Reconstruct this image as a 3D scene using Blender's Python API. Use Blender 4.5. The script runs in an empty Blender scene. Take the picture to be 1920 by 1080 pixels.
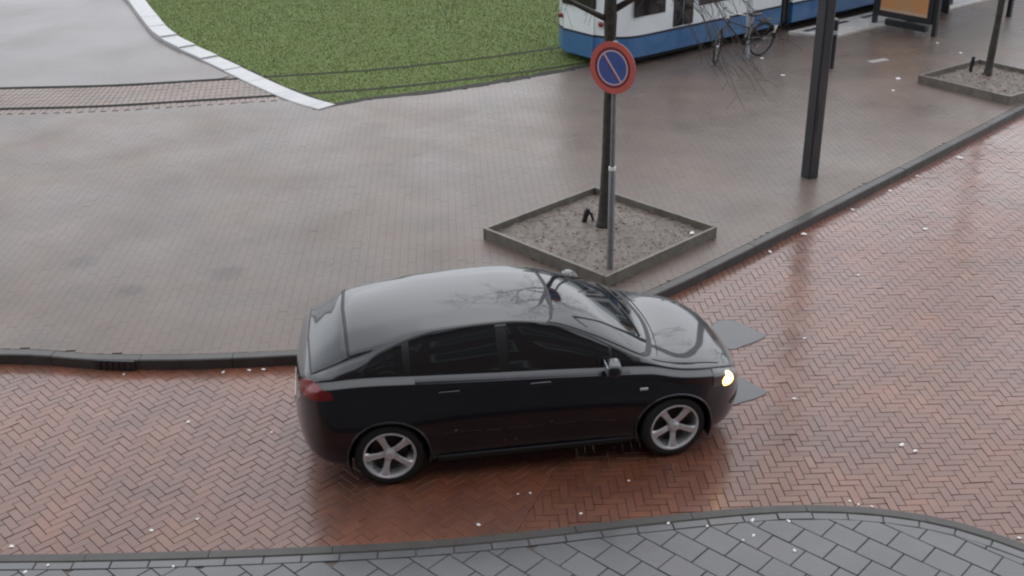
import bpy, bmesh, math, random
from mathutils import Vector, Matrix
import numpy as np
random.seed(7)
R = math.radians
S = bpy.context.scene
COL = S.collection

# ------------------------------------------------------------------ camera
F_PX, PITCH, ROLL, CAM_H = 2103.4, R(25.589), R(-1.006), 5.946
Fv = Vector((0, math.cos(PITCH), -math.sin(PITCH)))
R0 = Vector((1, 0, 0)); U0 = R0.cross(Fv)
Rv = R0 * math.cos(ROLL) + U0 * math.sin(ROLL)
Uv = -R0 * math.sin(ROLL) + U0 * math.cos(ROLL)
cd = bpy.data.cameras.new('camera'); cam = bpy.data.objects.new('camera', cd); COL.objects.link(cam)
cd.sensor_fit = 'HORIZONTAL'; cd.sensor_width = 36.0; cd.lens = 36.0 * F_PX / 1920.0
cd.clip_start = 0.05; cd.clip_end = 2000
M = Matrix.Identity(4)
for i in range(3):
    M[i][0] = Rv[i]; M[i][1] = Uv[i]; M[i][2] = -Fv[i]
M[2][3] = CAM_H
cam.matrix_world = M
S.camera = cam

def seen(p, pad=60):
    """is a world point inside the picture (used only to leave out what is far outside it)"""
    d = Vector(p) - Vector((0, 0, CAM_H)); z = d.dot(Fv)
    if z < .2: return False
    x = 960 + F_PX * d.dot(Rv) / z; y = 540 - F_PX * d.dot(Uv) / z
    return -pad < x < 1920 + pad and -pad < y < 1080 + pad

# ------------------------------------------------------------------ overcast sky, veiled sun
SUN_EL, SUN_ROT = R(58), R(12)
w = bpy.data.worlds.new('World'); S.world = w; w.use_nodes = True
nt = w.node_tree; bg = nt.nodes['Background']
sky = nt.nodes.new('ShaderNodeTexSky'); sky.sky_type = 'NISHITA'; sky.sun_disc = False
sky.sun_elevation = SUN_EL; sky.sun_rotation = SUN_ROT; sky.dust_density = 4.0; sky.air_density = 1.0
hs = nt.nodes.new('ShaderNodeHueSaturation'); hs.inputs['Saturation'].default_value = 0.30
mx = nt.nodes.new('ShaderNodeMix'); mx.data_type = 'RGBA'; mx.inputs[0].default_value = 0.80
nt.links.new(sky.outputs[0], hs.inputs['Color'])
nt.links.new(hs.outputs[0], mx.inputs[6]); mx.inputs[7].default_value = (8.9, 9.3, 10.05, 1)
nt.links.new(mx.outputs[2], bg.inputs['Color'])
bg.inputs['Strength'].default_value = 0.12
sd = bpy.data.lights.new('sun', 'SUN'); sun = bpy.data.objects.new('sun', sd); COL.objects.link(sun)
sd.energy = 0.5; sd.angle = R(100); sd.color = (1.0, .97, .93)
sdir = Vector((math.sin(SUN_ROT) * math.cos(SUN_EL), math.cos(SUN_ROT) * math.cos(SUN_EL), math.sin(SUN_EL)))
sun.rotation_euler = sdir.to_track_quat('Z', 'Y').to_euler()

S.view_settings.view_transform = 'Standard'; S.view_settings.look = 'None'
S.view_settings.exposure = 0.33; S.view_settings.gamma = 1.0; S.view_settings.use_curve_mapping = False
S.render.engine = 'CYCLES'
S.render.resolution_x, S.render.resolution_y = 1024, 576
S.cycles.filter_width = 2.2

# ------------------------------------------------------------------ materials
MAT = {}
def mat(name, col, rough=.5, metal=0., coat=0., coat_rough=.1, coat_ior=1.5, spec=.5, var=0., var_scale=8., col2=None,
        bump=0., bump_scale=40., tone=None, wet=None, hue=None, stains=None, emit=None, emit_str=0., ior=1.5):
    m = bpy.data.materials.new(name); m.use_nodes = True; n = m.node_tree; b = n.nodes['Principled BSDF']
    L = n.links.new
    b.inputs['Base Color'].default_value = (*col, 1); b.inputs['Roughness'].default_value = rough
    b.inputs['Metallic'].default_value = metal; b.inputs['IOR'].default_value = ior
    b.inputs['Specular IOR Level'].default_value = spec
    b.inputs['Coat Weight'].default_value = coat; b.inputs['Coat Roughness'].default_value = coat_rough
    b.inputs['Coat IOR'].default_value = coat_ior
    tc = n.nodes.new('ShaderNodeTexCoord'); geo = n.nodes.new('ShaderNodeNewGeometry')
    base = None
    if tone:                       # one tone for each piece: a face attribute, or the object's own random number
        at = n.nodes.new('ShaderNodeAttribute'); at.attribute_name = 'tone'
        oi = n.nodes.new('ShaderNodeObjectInfo')
        ad = n.nodes.new('ShaderNodeMath'); ad.operation = 'ADD'; L(at.outputs['Fac'], ad.inputs[0]); L(oi.outputs['Random'], ad.inputs[1])
        fr = n.nodes.new('ShaderNodeMath'); fr.operation = 'FRACT'; L(ad.outputs[0], fr.inputs[0])
        cr = n.nodes.new('ShaderNodeValToRGB'); cr.color_ramp.interpolation = 'LINEAR'
        el = cr.color_ramp.elements
        while len(el) < len(tone): el.new(.5)
        for k, c in enumerate(tone):
            el[k].position = k / (len(tone) - 1); el[k].color = (*c, 1)
        L(fr.outputs[0], cr.inputs[0]); base = cr.outputs[0]
    if var > 0:
        nz = n.nodes.new('ShaderNodeTexNoise'); nz.inputs['Scale'].default_value = var_scale
        nz.inputs['Detail'].default_value = 6; nz.inputs['Roughness'].default_value = .65
        L(geo.outputs['Position'] if tone or wet else tc.outputs['Object'], nz.inputs['Vector'])
        rmp = n.nodes.new('ShaderNodeMapRange'); rmp.inputs[1].default_value = .3; rmp.inputs[2].default_value = .7
        L(nz.outputs['Fac'], rmp.inputs[0])
        mxc = n.nodes.new('ShaderNodeMix'); mxc.data_type = 'RGBA'
        c2 = col2 if col2 else tuple(c * (1 - var) for c in col)
        if base:
            mxc.blend_type = 'MULTIPLY'; mxc.inputs[0].default_value = 1.0
            g = n.nodes.new('ShaderNodeMapRange'); g.inputs[1].default_value = .3; g.inputs[2].default_value = .7
            g.inputs[3].default_value = 1 - var; g.inputs[4].default_value = 1 + var * .5
            L(nz.outputs['Fac'], g.inputs[0]); cmb = n.nodes.new('ShaderNodeCombineColor')
            for k in range(3): L(g.outputs[0], cmb.inputs[k])
            L(base, mxc.inputs[6]); L(cmb.outputs[0], mxc.inputs[7])
        else:
            L(rmp.outputs[0], mxc.inputs[0]); mxc.inputs[6].default_value = (*col, 1); mxc.inputs[7].default_value = (*c2, 1)
        base = mxc.outputs[2]
    if hue and base:               # broad patches where the pieces run to another tint
        nh = n.nodes.new('ShaderNodeTexNoise'); nh.inputs['Scale'].default_value = hue[1]; nh.inputs['Detail'].default_value = 4
        L(geo.outputs['Position'], nh.inputs['Vector']); mh = n.nodes.new('ShaderNodeMapRange'); mh.inputs[1].default_value = .38; mh.inputs[2].default_value = .66
        L(nh.outputs['Fac'], mh.inputs[0]); xh = n.nodes.new('ShaderNodeMix'); xh.data_type = 'RGBA'; xh.blend_type = 'MULTIPLY'
        L(mh.outputs[0], xh.inputs[0]); L(base, xh.inputs[6]); xh.inputs[7].default_value = (*hue[0], 1); base = xh.outputs[2]
    if stains and base:            # round oily stains
        for (sx, sy, sr) in stains:
            vd = n.nodes.new('ShaderNodeVectorMath'); vd.operation = 'DISTANCE'; L(geo.outputs['Position'], vd.inputs[0]); vd.inputs[1].default_value = (sx, sy, .12)
            ms = n.nodes.new('ShaderNodeMapRange'); ms.interpolation_type = 'SMOOTHSTEP'; ms.inputs[1].default_value = sr * .35; ms.inputs[2].default_value = sr; ms.inputs[3].default_value = .55; ms.inputs[4].default_value = 0
            L(vd.outputs['Value'], ms.inputs[0]); xs_ = n.nodes.new('ShaderNodeMix'); xs_.data_type = 'RGBA'; L(ms.outputs[0], xs_.inputs[0]); L(base, xs_.inputs[6]); xs_.inputs[7].default_value = (.035, .026, .024, 1); base = xs_.outputs[2]
    if base: L(base, b.inputs['Base Color'])
    if wet:                        # film of rain water: patches where it is thin and rough
        lo, hi, sc = wet
        nz2 = n.nodes.new('ShaderNodeTexNoise'); nz2.inputs['Scale'].default_value = sc; nz2.inputs['Detail'].default_value = 5
        L(geo.outputs['Position'], nz2.inputs['Vector'])
        mr = n.nodes.new('ShaderNodeMapRange'); mr.inputs[1].default_value = .35; mr.inputs[2].default_value = .68
        mr.inputs[3].default_value = lo; mr.inputs[4].default_value = hi
        L(nz2.outputs['Fac'], mr.inputs[0]); L(mr.outputs[0], b.inputs['Coat Roughness'])
    if bump > 0:
        nb = n.nodes.new('ShaderNodeTexNoise'); nb.inputs['Scale'].default_value = bump_scale; nb.inputs['Detail'].default_value = 5
        L(geo.outputs['Position'] if tone or wet else tc.outputs['Object'], nb.inputs['Vector'])
        bp = n.nodes.new('ShaderNodeBump'); bp.inputs['Strength'].default_value = bump; bp.inputs['Distance'].default_value = .004
        L(nb.outputs['Fac'], bp.inputs['Height']); L(bp.outputs[0], b.inputs['Normal'])
        if coat > 0:
            bp2 = n.nodes.new('ShaderNodeBump'); bp2.inputs['Strength'].default_value = bump * .4; bp2.inputs['Distance'].default_value = .004
            L(nb.outputs['Fac'], bp2.inputs['Height']); L(bp2.outputs[0], b.inputs['Coat Normal'])
    if emit:
        b.inputs['Emission Color'].default_value = (*emit, 1); b.inputs['Emission Strength'].default_value = emit_str
    MAT[name] = m
    return m

mat('road_brick', (.13, .06, .04), .55, coat=1, coat_ior=1.47, coat_rough=.16, var=.35, var_scale=1.3, bump=.35, bump_scale=55, wet=(.11, .26, 1.1),
    hue=((1.25, 1.02, .82), .55), tone=[(.110, .037, .018), (.140, .047, .022), (.124, .043, .023), (.152, .054, .026), (.112, .039, .022), (.136, .047, .024)])
mat('road_joint', (.055, .031, .022), .7, coat=.6, coat_rough=.35, var=.5, var_scale=30, bump=.6, bump_scale=200)
mat('pave_brick', (.12, .1, .085), .6, spec=.3, coat=.85, coat_ior=1.33, coat_rough=.2, var=.3, var_scale=.9, bump=.3, bump_scale=60, wet=(.24, .42, .7),
    hue=((1.07, .99, .88), .35), stains=[(-5.5, 13.15, .30), (-3.56, 12.74, .30), (-4.62, 12.28, .24)], tone=[(.110, .081, .066), (.113, .082, .067), (.110, .083, .069), (.116, .085, .069), (.110, .082, .069)])
mat('pave_joint', (.11, .079, .065), .7, coat=.9, coat_rough=.3, var=.3, var_scale=20, bump=.4, bump_scale=150)
mat('track_brick', (.14, .1, .075), .6, spec=.25, coat=.7, coat_ior=1.33, coat_rough=.25, var=.3, var_scale=1.5, bump=.3, bump_scale=60, wet=(.2, .32, .8),
    tone=[(.13, .08, .055), (.16, .095, .066), (.12, .082, .062), (.15, .095, .07)])
mat('path_slab', (.10, .077, .070), .6, spec=.3, coat=.9, coat_ior=1.33, coat_rough=.25, var=.18, var_scale=.8, bump=.3, bump_scale=70, wet=(.2, .34, .5))
mat('near_tile', (.10, .105, .115), .5, coat=1, coat_ior=1.45, coat_rough=.22, var=.25, var_scale=3, bump=.35, bump_scale=90, wet=(.18, .32, 2.),
    tone=[(.052, .055, .061), (.066, .067, .072), (.057, .061, .066), (.069, .067, .072), (.055, .060, .065)])
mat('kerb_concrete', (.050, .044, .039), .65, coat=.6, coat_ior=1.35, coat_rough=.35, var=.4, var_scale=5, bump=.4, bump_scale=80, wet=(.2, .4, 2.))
mat('white_concrete', (.42, .42, .42), .55, coat=.7, coat_rough=.3, var=.2, var_scale=4, bump=.3, bump_scale=60, wet=(.25, .4, 2.))
mat('platform_tile', (.56, .53, .50), .55, coat=.8, coat_rough=.3, var=.25, var_scale=5, bump=.3, bump_scale=60, wet=(.2, .4, 2.))
mat('inlay_stone', (.050, .054, .060), .5, coat=1, coat_ior=1.33, coat_rough=.2, var=.2, var_scale=5, bump=.2, bump_scale=60, wet=(.15, .25, 2.))
mat('ground_soil', (.05, .04, .03), .9, var=.4, var_scale=3)
mat('lawn_soil', (.10, .15, .034), .9, var=.5, var_scale=2.5, col2=(.095, .115, .03), bump=.8, bump_scale=60)
mat('grass_blade', (.05, .09, .02), .6, var=.3, var_scale=1.6, hue=((1.22, .96, .9), .45), tone=[(.092, .166, .028), (.108, .186, .034), (.098, .176, .030), (.122, .188, .038), (.104, .181, .033)])
mat('rail_steel', (.022, .018, .016), .6, metal=.0, spec=.2, var=.4, var_scale=10)
mat('timber', (.17, .15, .12), .65, coat=.6, coat_rough=.35, var=.55, var_scale=9, bump=.8, bump_scale=50)
mat('bed_soil', (.20, .16, .135), .85, coat=.3, coat_rough=.4, var=.55, var_scale=7, bump=1, bump_scale=60)
mat('bark_chip', (.1, .08, .06), .75, coat=.4, coat_rough=.35, tone=[(.11, .085, .066), (.17, .134, .108), (.27, .22, .18), (.13, .102, .08), (.20, .158, .128)])
mat('bark', (.060, .054, .040), .8, coat=.3, coat_rough=.4, var=.8, var_scale=14, col2=(.010, .009, .007), bump=1, bump_scale=30)
mat('twig', (.075, .06, .048), .7, var=.4, var_scale=20)
mat('black_rubber', (.012, .012, .012), .6, bump=.2)
mat('galvanised', (.27, .28, .29), .45, metal=.5, var=.3, var_scale=9, bump=.15)
mat('pale_steel', (.42, .43, .45), .4, metal=.3, var=.2, var_scale=9)
mat('post_paint', (.012, .014, .02), .32, coat=.7, coat_rough=.15, var=.5, var_scale=5, bump=.1)
mat('sign_rim', (.56, .105, .080), .4, coat=.4, var=.15, var_scale=12)
mat('sign_red', (.16, .012, .02), .35, coat=.4)
mat('sign_white', (.55, .45, .50), .35, coat=.4)
mat('sign_blue', (.045, .09, .31), .35, coat=.5, var=.2, var_scale=10)
mat('sign_back', (.2, .2, .2), .5, metal=.5)
mat('car_paint', (.004, .005, .010), .35, coat=1, coat_rough=.03, coat_ior=1.58, metal=0, spec=.3)
mat('car_glass', (.008, .010, .012), .06, spec=.6, coat=.4, coat_rough=.02)
mat('car_trim', (.010, .010, .011), .45)
mat('car_under', (.006, .006, .006), .8)
mat('tyre', (.014, .014, .014), .7, bump=.3, bump_scale=80)
mat('alloy', (.74, .74, .75), .3, metal=.45, var=.15, var_scale=20)
mat('brake', (.05, .045, .04), .5, metal=.6)
mat('tail_red', (.20, .010, .008), .25, coat=.5, coat_rough=.05)
mat('lamp_clear', (.06, .06, .06), .1, coat=1, coat_rough=.03)
mat('lamp_glow', (1, .8, .45), .3, emit=(1.0, .55, .15), emit_str=5)
mat('lamp_core', (1, .9, .7), .3, emit=(1.0, .83, .52), emit_str=18)
mat('plate_pale', (.55, .55, .50), .4)
mat('repeater', (.55, .55, .55), .15, coat=1)
mat('tram_white', (.74, .78, .79), .35, coat=.8, coat_rough=.1, var=.08, var_scale=2)
mat('tram_blue', (.042, .14, .31), .35, coat=.8, coat_rough=.1, var=.15, var_scale=2)
mat('tram_glass', (.018, .014, .016), .08, coat=.3)
mat('tram_dark', (.012, .013, .015), .6)
mat('tram_bellows', (.02, .022, .024), .7, bump=.3)
mat('litter', (.78, .77, .74), .7, var=.1, var_scale=30)
mat('poster_print', (.60, .25, .08), .4, var=.6, var_scale=2.2, col2=(.50, .30, .15), coat=.6, coat_rough=.1)
mat('poster_dark', (.04, .02, .012), .4, coat=.6)
mat('poster_pale', (.52, .38, .26), .4, coat=.6)
mat('dark_steel', (.03, .032, .035), .4, metal=.3, coat=.3)
mat('bench_white', (.6, .63, .63), .3, coat=.6, coat_rough=.1)
mat('bike_black', (.012, .012, .014), .4, coat=.5)
mat('chrome', (.55, .55, .56), .2, metal=.9)
mat('slab_pale', (.36, .35, .33), .6, coat=.6, coat_rough=.3, var=.2, var_scale=8)
g = mat('shelter_glass', (.5, .62, .62), .05, ior=1.45)
g.node_tree.nodes['Principled BSDF'].inputs['Alpha'].default_value = .22

# ------------------------------------------------------------------ helpers
def link(o, parent=None):
    COL.objects.link(o)
    if parent: o.parent = parent
    return o
def mesh_obj(name, verts, faces, m, parent=None, smooth=False, tones=None):
    me = bpy.data.meshes.new(name); me.from_pydata([tuple(v) for v in verts], [], faces); me.update()
    for mm in (m if isinstance(m, (list, tuple)) else [m]): me.materials.append(MAT[mm])
    if smooth:
        me.polygons.foreach_set('use_smooth', [True] * len(me.polygons))
    if tones is not None:
        a = me.attributes.new('tone', 'FLOAT', 'FACE'); a.data.foreach_set('value', tones)
    return link(bpy.data.objects.new(name, me), parent)
def empty(name, loc=(0, 0, 0), rz=0):
    o = bpy.data.objects.new(name, None); o.location = loc; o.rotation_euler = (0, 0, rz); o.empty_display_size = .2
    return link(o)
def tag(o, label=None, cat=None, group=None, kind=None):
    if label: o['label'] = label
    if cat: o['category'] = cat
    if group: o['group'] = group
    if kind: o['kind'] = kind
    return o
def copy_tree(o, parent=None):
    c = o.copy(); link(c, parent)
    for ch in [x for x in bpy.data.objects if x.parent == o]: copy_tree(ch, c)
    return c
class MB:
    def __init__(s): s.v = []; s.f = []; s.mi = []
    def add(s, v, f, mi=0):
        k = len(s.v); s.v += [tuple(p) for p in v]; s.f += [tuple(i + k for i in q) for q in f]; s.mi += [mi] * len(f)
    def box(s, c, d, rot=None, bev=0.0, mi=0):
        hx, hy, hz = d[0] / 2, d[1] / 2, d[2] / 2
        if bev <= 0:
            v = [(x, y, z) for x in (-hx, hx) for y in (-hy, hy) for z in (-hz, hz)]
            f = [(0, 1, 3, 2), (4, 6, 7, 5), (0, 4, 5, 1), (2, 3, 7, 6), (0, 2, 6, 4), (1, 5, 7, 3)]
        else:
            bm = bmesh.new(); bmesh.ops.create_cube(bm, size=1)
            for q in bm.verts: q.co = Vector((q.co.x * d[0], q.co.y * d[1], q.co.z * d[2]))
            bmesh.ops.bevel(bm, geom=bm.edges[:], offset=bev, segments=2, profile=.5, affect='EDGES')
            bm.verts.index_update(); v = [q.co.copy() for q in bm.verts]; f = [[q.index for q in p.verts] for p in bm.faces]; bm.free()
        mt = rot if rot else Matrix.Identity(3)
        s.add([mt @ Vector(p) + Vector(c) for p in v], f, mi); return s
    def tube(s, pts, rad, n=8, cap=True, mi=0):
        pts = [Vector(p) for p in pts]
        if not isinstance(rad, (list, tuple)): rad = [rad] * len(pts)
        v = []; f = []; ref = None
        for i, p in enumerate(pts):
            t = (pts[min(i + 1, len(pts) - 1)] - pts[max(i - 1, 0)]).normalized()
            if ref is None: ref = t.orthogonal().normalized()
            ref = (ref - t * ref.dot(t)).normalized(); b = t.cross(ref)
            for k in range(n):
                a = 2 * math.pi * k / n; v.append(p + (ref * math.cos(a) + b * math.sin(a)) * rad[i])
        for i in range(len(pts) - 1):
            for k in range(n):
                f.append((i * n + k, i * n + (k + 1) % n, (i + 1) * n + (k + 1) % n, (i + 1) * n + k))
        if cap: f.append(tuple(range(n - 1, -1, -1))); f.append(tuple(range((len(pts) - 1) * n, len(pts) * n)))
        s.add(v, f, mi); return s
    def lathe(s, prof, n=32, axis='Y', c=(0, 0, 0), closed=False, mi=0):
        v = []; f = []; m = len(prof)
        for k in range(n):
            a = 2 * math.pi * k / n
            for (r, h) in prof:
                x, z = r * math.cos(a), r * math.sin(a)
                v.append((c[0] + x, c[1] + h, c[2] + z) if axis == 'Y' else (c[0] + x, c[1] + z, c[2] + h))
        for k in range(n):
            for i in range(m if closed else m - 1):
                j = (i + 1) % m; k2 = (k + 1) % n
                q = (k * m + i, k * m + j, k2 * m + j, k2 * m + i)
                f.append(q if axis != 'Y' else q[::-1])
        s.add(v, f, mi); return s
    def build(s, name, m, parent=None, smooth=False):
        o = mesh_obj(name, s.v, s.f, m, parent, smooth)
        if isinstance(m, (list, tuple)): o.data.polygons.foreach_set('material_index', s.mi)
        return o
def fixn(o):
    bm = bmesh.new(); bm.from_mesh(o.data); bmesh.ops.recalc_face_normals(bm, faces=bm.faces); bm.to_mesh(o.data); bm.free(); return o
def spline(ctrl, step=.1):
    P = [np.array(c, float) for c in ctrl]; P = [2 * P[0] - P[1]] + P + [2 * P[-1] - P[-2]]; out = []
    for i in range(1, len(P) - 2):
        n = max(2, int(np.linalg.norm(P[i + 1] - P[i]) / step))
        for k in range(n):
            t = k / n; a, b, c, d = P[i - 1:i + 3]
            out.append(.5 * (2 * b + (c - a) * t + (2 * a - 5 * b + 4 * c - d) * t * t + (3 * b - a - 3 * c + d) * t ** 3))
    out.append(P[-2]); return np.array(out)
class Path:
    def __init__(s, ctrl, step=.1):
        s.p = spline(ctrl, step); d = np.diff(s.p, axis=0); s.s = np.concatenate([[0], np.cumsum(np.hypot(d[:, 0], d[:, 1]))]); s.L = s.s[-1]
    def at(s, q, off=0.):
        x = np.interp(q, s.s, s.p[:, 0]); y = np.interp(q, s.s, s.p[:, 1]); e = .06
        x1 = np.interp(q + e, s.s, s.p[:, 0]); y1 = np.interp(q + e, s.s, s.p[:, 1]); x0 = np.interp(q - e, s.s, s.p[:, 0]); y0 = np.interp(q - e, s.s, s.p[:, 1])
        t = np.array([x1 - x0, y1 - y0]); t /= np.linalg.norm(t) + 1e-9
        return np.array([x - t[1] * off, y + t[0] * off])
    def near(s, x, y):
        d = (s.p[:, 0] - x) ** 2 + (s.p[:, 1] - y) ** 2; i = int(d.argmin()); i = min(max(i, 1), len(s.p) - 2)
        t = s.p[i + 1] - s.p[i - 1]; t = t / np.linalg.norm(t); r = np.array([x, y]) - s.p[i]
        return s.p[i], t, t[0] * r[1] - t[1] * r[0]          # nearest point, tangent, signed distance (+ = left of the path)
def sheet(name, pts, z, m, kind=None, parent=None):
    bm = bmesh.new(); fc = bm.faces.new([bm.verts.new((p[0], p[1], z)) for p in pts]); bmesh.ops.triangulate(bm, faces=[fc])
    bmesh.ops.recalc_face_normals(bm, faces=bm.faces)
    if bm.faces[:][0].normal.z < 0: bmesh.ops.reverse_faces(bm, faces=bm.faces)
    me = bpy.data.meshes.new(name); bm.to_mesh(me); bm.free(); me.materials.append(MAT[m])
    o = link(bpy.data.objects.new(name, me), parent)
    if kind: o['kind'] = kind
    return o
def strip_piece(path, a, b, o0, o1, z0, z1, bev=.012, n=4):
    """one kerb stone along a path: a closed bar with bevelled top edges"""
    v = []; f = []; prof = [(o0, z0), (o0, z1 - bev), (o0 + bev, z1), (o1 - bev, z1), (o1, z1 - bev), (o1, z0)]
    m = len(prof)
    for k in range(n + 1):
        q = a + (b - a) * k / n
        for (o, z) in prof:
            p = path.at(q, o); v.append((p[0], p[1], z))
    for k in range(n):
        for i in range(m):
            j = (i + 1) % m; f.append((k * m + i, k * m + j, (k + 1) * m + j, (k + 1) * m + i))
    f.append(tuple(range(m))); f.append(tuple(range(n * m + m - 1, n * m - 1, -1)))
    return v, f
def clip(poly, p, nrm):
    out = []
    for i in range(len(poly)):
        a, b = poly[i], poly[(i + 1) % len(poly)]; da = (a[0] - p[0]) * nrm[0] + (a[1] - p[1]) * nrm[1]; db = (b[0] - p[0]) * nrm[0] + (b[1] - p[1]) * nrm[1]
        if da >= 0: out.append(a)
        if (da >= 0) != (db >= 0):
            t = da / (da - db); out.append((a[0] + (b[0] - a[0]) * t, a[1] + (b[1] - a[1]) * t))
    return out
def area(poly): return .5 * abs(sum(poly[i][0] * poly[(i + 1) % len(poly)][1] - poly[(i + 1) % len(poly)][0] * poly[i][1] for i in range(len(poly))))
def inset(poly, d):
    c = np.mean(poly, axis=0); out = []
    for i in range(len(poly)):
        a, b, e = np.array(poly[i - 1]), np.array(poly[i]), np.array(poly[(i + 1) % len(poly)])
        t1 = (b - a) / (np.linalg.norm(b - a) + 1e-9); t2 = (e - b) / (np.linalg.norm(e - b) + 1e-9)
        n1 = np.array([-t1[1], t1[0]]); n2 = np.array([-t2[1], t2[0]])
        if np.dot(n1, c - b) < 0: n1 = -n1
        if np.dot(n2, c - b) < 0: n2 = -n2
        k = 1 + np.dot(n1, n2); k = max(k, .5); out.append(tuple(b + (n1 + n2) * d / k))
    return out
def paver(poly, z, joint=.0025, bev=.003, depth=.014, tilt=.009, dz=.0012):
    """one paving brick: bevelled top, slight tilt; returns verts and faces"""
    a = inset(poly, joint); b = inset(poly, joint + bev); n = len(poly); c = np.mean(poly, axis=0)
    tx, ty, h = random.gauss(0, tilt), random.gauss(0, tilt), random.gauss(0, dz)
    zz = lambda p: z + h + (p[0] - c[0]) * tx + (p[1] - c[1]) * ty
    v = [(p[0], p[1], z - depth) for p in a] + [(p[0], p[1], zz(p) - bev) for p in a] + [(p[0], p[1], zz(p)) for p in b]
    f = []
    for i in range(n):
        j = (i + 1) % n; f.append((i, j, n + j, n + i)); f.append((n + i, n + j, 2 * n + j, 2 * n + i))
    f.append(tuple(range(2 * n, 3 * n))); return v, f
def lay(pieces, parent, name, m, z, stuff_name, nmax=290, score=None, whole=None, **kw):
    """the pieces that show largest become bricks of their own, the rest one joined part"""
    order = sorted(range(len(pieces)), key=lambda i: score(pieces[i][0])); big = set(order[:nmax]); V = []; Fc = []; T = []; shared = []
    for i, (poly, ang) in enumerate(pieces):
        if i in big:
            c = np.mean(poly, axis=0)
            if whole and len(poly) == 4 and abs(area(poly) - whole[0] * whole[1]) < 1e-4:
                if not shared:
                    hx, hy = whole[0] / 2, whole[1] / 2
                    for k in range(6):
                        v, f = paver([(-hx, -hy), (hx, -hy), (hx, hy), (-hx, hy)], 0, tilt=0, dz=0, **{q: r for q, r in kw.items() if q not in ('tilt', 'dz')})
                        me = mesh_obj(name, v, f, m).data; shared.append(me)
                        bpy.data.objects.remove([o for o in bpy.data.objects if o.data == me][0])
                o = link(bpy.data.objects.new(name, random.choice(shared)), parent); o.location = (c[0], c[1], z + random.gauss(0, kw.get('dz', .0012)))
                o.rotation_euler = (random.gauss(0, kw.get('tilt', .009)), random.gauss(0, kw.get('tilt', .009)), ang)
            else:
                v, f = paver([tuple(np.array(p) - c) for p in poly], 0, **kw); o = mesh_obj(name, v, f, m, parent); o.location = (c[0], c[1], z)
        else:
            v, f = paver(poly, z, **kw); k = len(V); V += v; Fc += [tuple(q + k for q in g_) for g_ in f]; T += [random.random()] * len(f)
    if V:
        o = mesh_obj(stuff_name, V, Fc, m, parent, tones=T); o['kind'] = 'stuff'
def herringbone(region, L, W, ang, org, zone):
    """bricks of a herringbone pattern; region = bounding box, zone(poly) clips or rejects"""
    out = []; ca, sa = math.cos(ang), math.sin(ang); x0, x1, y0, y1 = region; n = int(max(x1 - x0, y1 - y0) / W) + 8
    for i in range(-n, n):
        for j in range(-n // 2, n // 2):
            ox, oy = i * W + j * L, i * W - j * L
            cx, cy = org[0] + ox * ca - oy * sa, org[1] + ox * sa + oy * ca
            if not (x0 - .5 < cx < x1 + .5 and y0 - .5 < cy < y1 + .5): continue
            for (bx, by, bw, bh, ex) in ((0, 0, L, W, 0), (0, W, W, L, math.pi / 2)):
                q = [(ox + bx, oy + by), (ox + bx + bw, oy + by), (ox + bx + bw, oy + by + bh), (ox + bx, oy + by + bh)]
                q = [(org[0] + px * ca - py * sa, org[1] + px * sa + py * ca) for px, py in q]
                q = zone(q)
                if q and len(q) > 2 and area(q) > .0003 and area(q) / max(math.dist(q[k_], q[k_ - 1]) for k_ in range(len(q))) > .008: out.append((q, ang + ex))
    return out

# ------------------------------------------------------------------ the lines of the place (metres, camera above 0,0)
KERB = Path([(-14, 10.8), (-8, 10.76), (-5.6, 10.72), (-5.0, 10.66), (-4.5, 10.57), (-3.5, 10.53), (-2.43, 10.58), (-1.2, 10.72), (0, 11.0), (1.0, 11.42), (1.85, 12.06), (3.03, 13.17), (4.92, 15.02), (7.32, 17.40), (9.14, 19.22), (13, 23.1), (22, 32.0), (34, 44)])
NEAR = Path([(-12, 7.5), (-7, 7.40), (-4.22, 7.36), (-3.35, 7.35), (-2.48, 7.36), (-1.61, 7.39), (-.74, 7.44), (.14, 7.55), (1.05, 7.69), (1.97, 7.81), (2.43, 7.83), (2.88, 7.80), (3.3, 7.71), (3.69, 7.55), (4.11, 7.26), (4.6, 6.8), (5.2, 6.0), (6.2, 4.4), (7.5, 2.0), (8.5, 0)])
TD = Vector((.7904, .6126)); TN = Vector((-.6126, .7904)); TC = Vector((6.032, 25.116))      # the tram's side: direction, normal, a point
def tp(t, off): return TC + TD * t + TN * off
tc = [tp(t, 1.1) for t in (-1, 6, 14, 26)]
TRACK = Path([(-24, 21.6), (-16, 21.0), (-11.5, 20.9), (-9.7, 20.94), (-7.7, 21.0), (-5.9, 21.28), (-4.3, 21.55), (-2.6, 21.88), (-1.1, 22.4), (.75, 23.22)] + [tuple(c) for c in tc])
WK = Path([(-13.6, 37), (-11.4, 33.2), (-9.9, 30.25), (-8.85, 27.9), (-7.76, 25.66), (-5.95, 23.2), (-4.86, 21.7), (-3.95, 20.55), (-3.3, 19.92)])
PZ = .12
gl = Path([(-3.35, 20.02), (-2.53, 20.5), (-1.55, 20.80), (-.55, 21.27), (.5, 21.88), (1.6, 22.6), (4, 24.4), (9, 28.3), (16, 33.8)])

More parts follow.
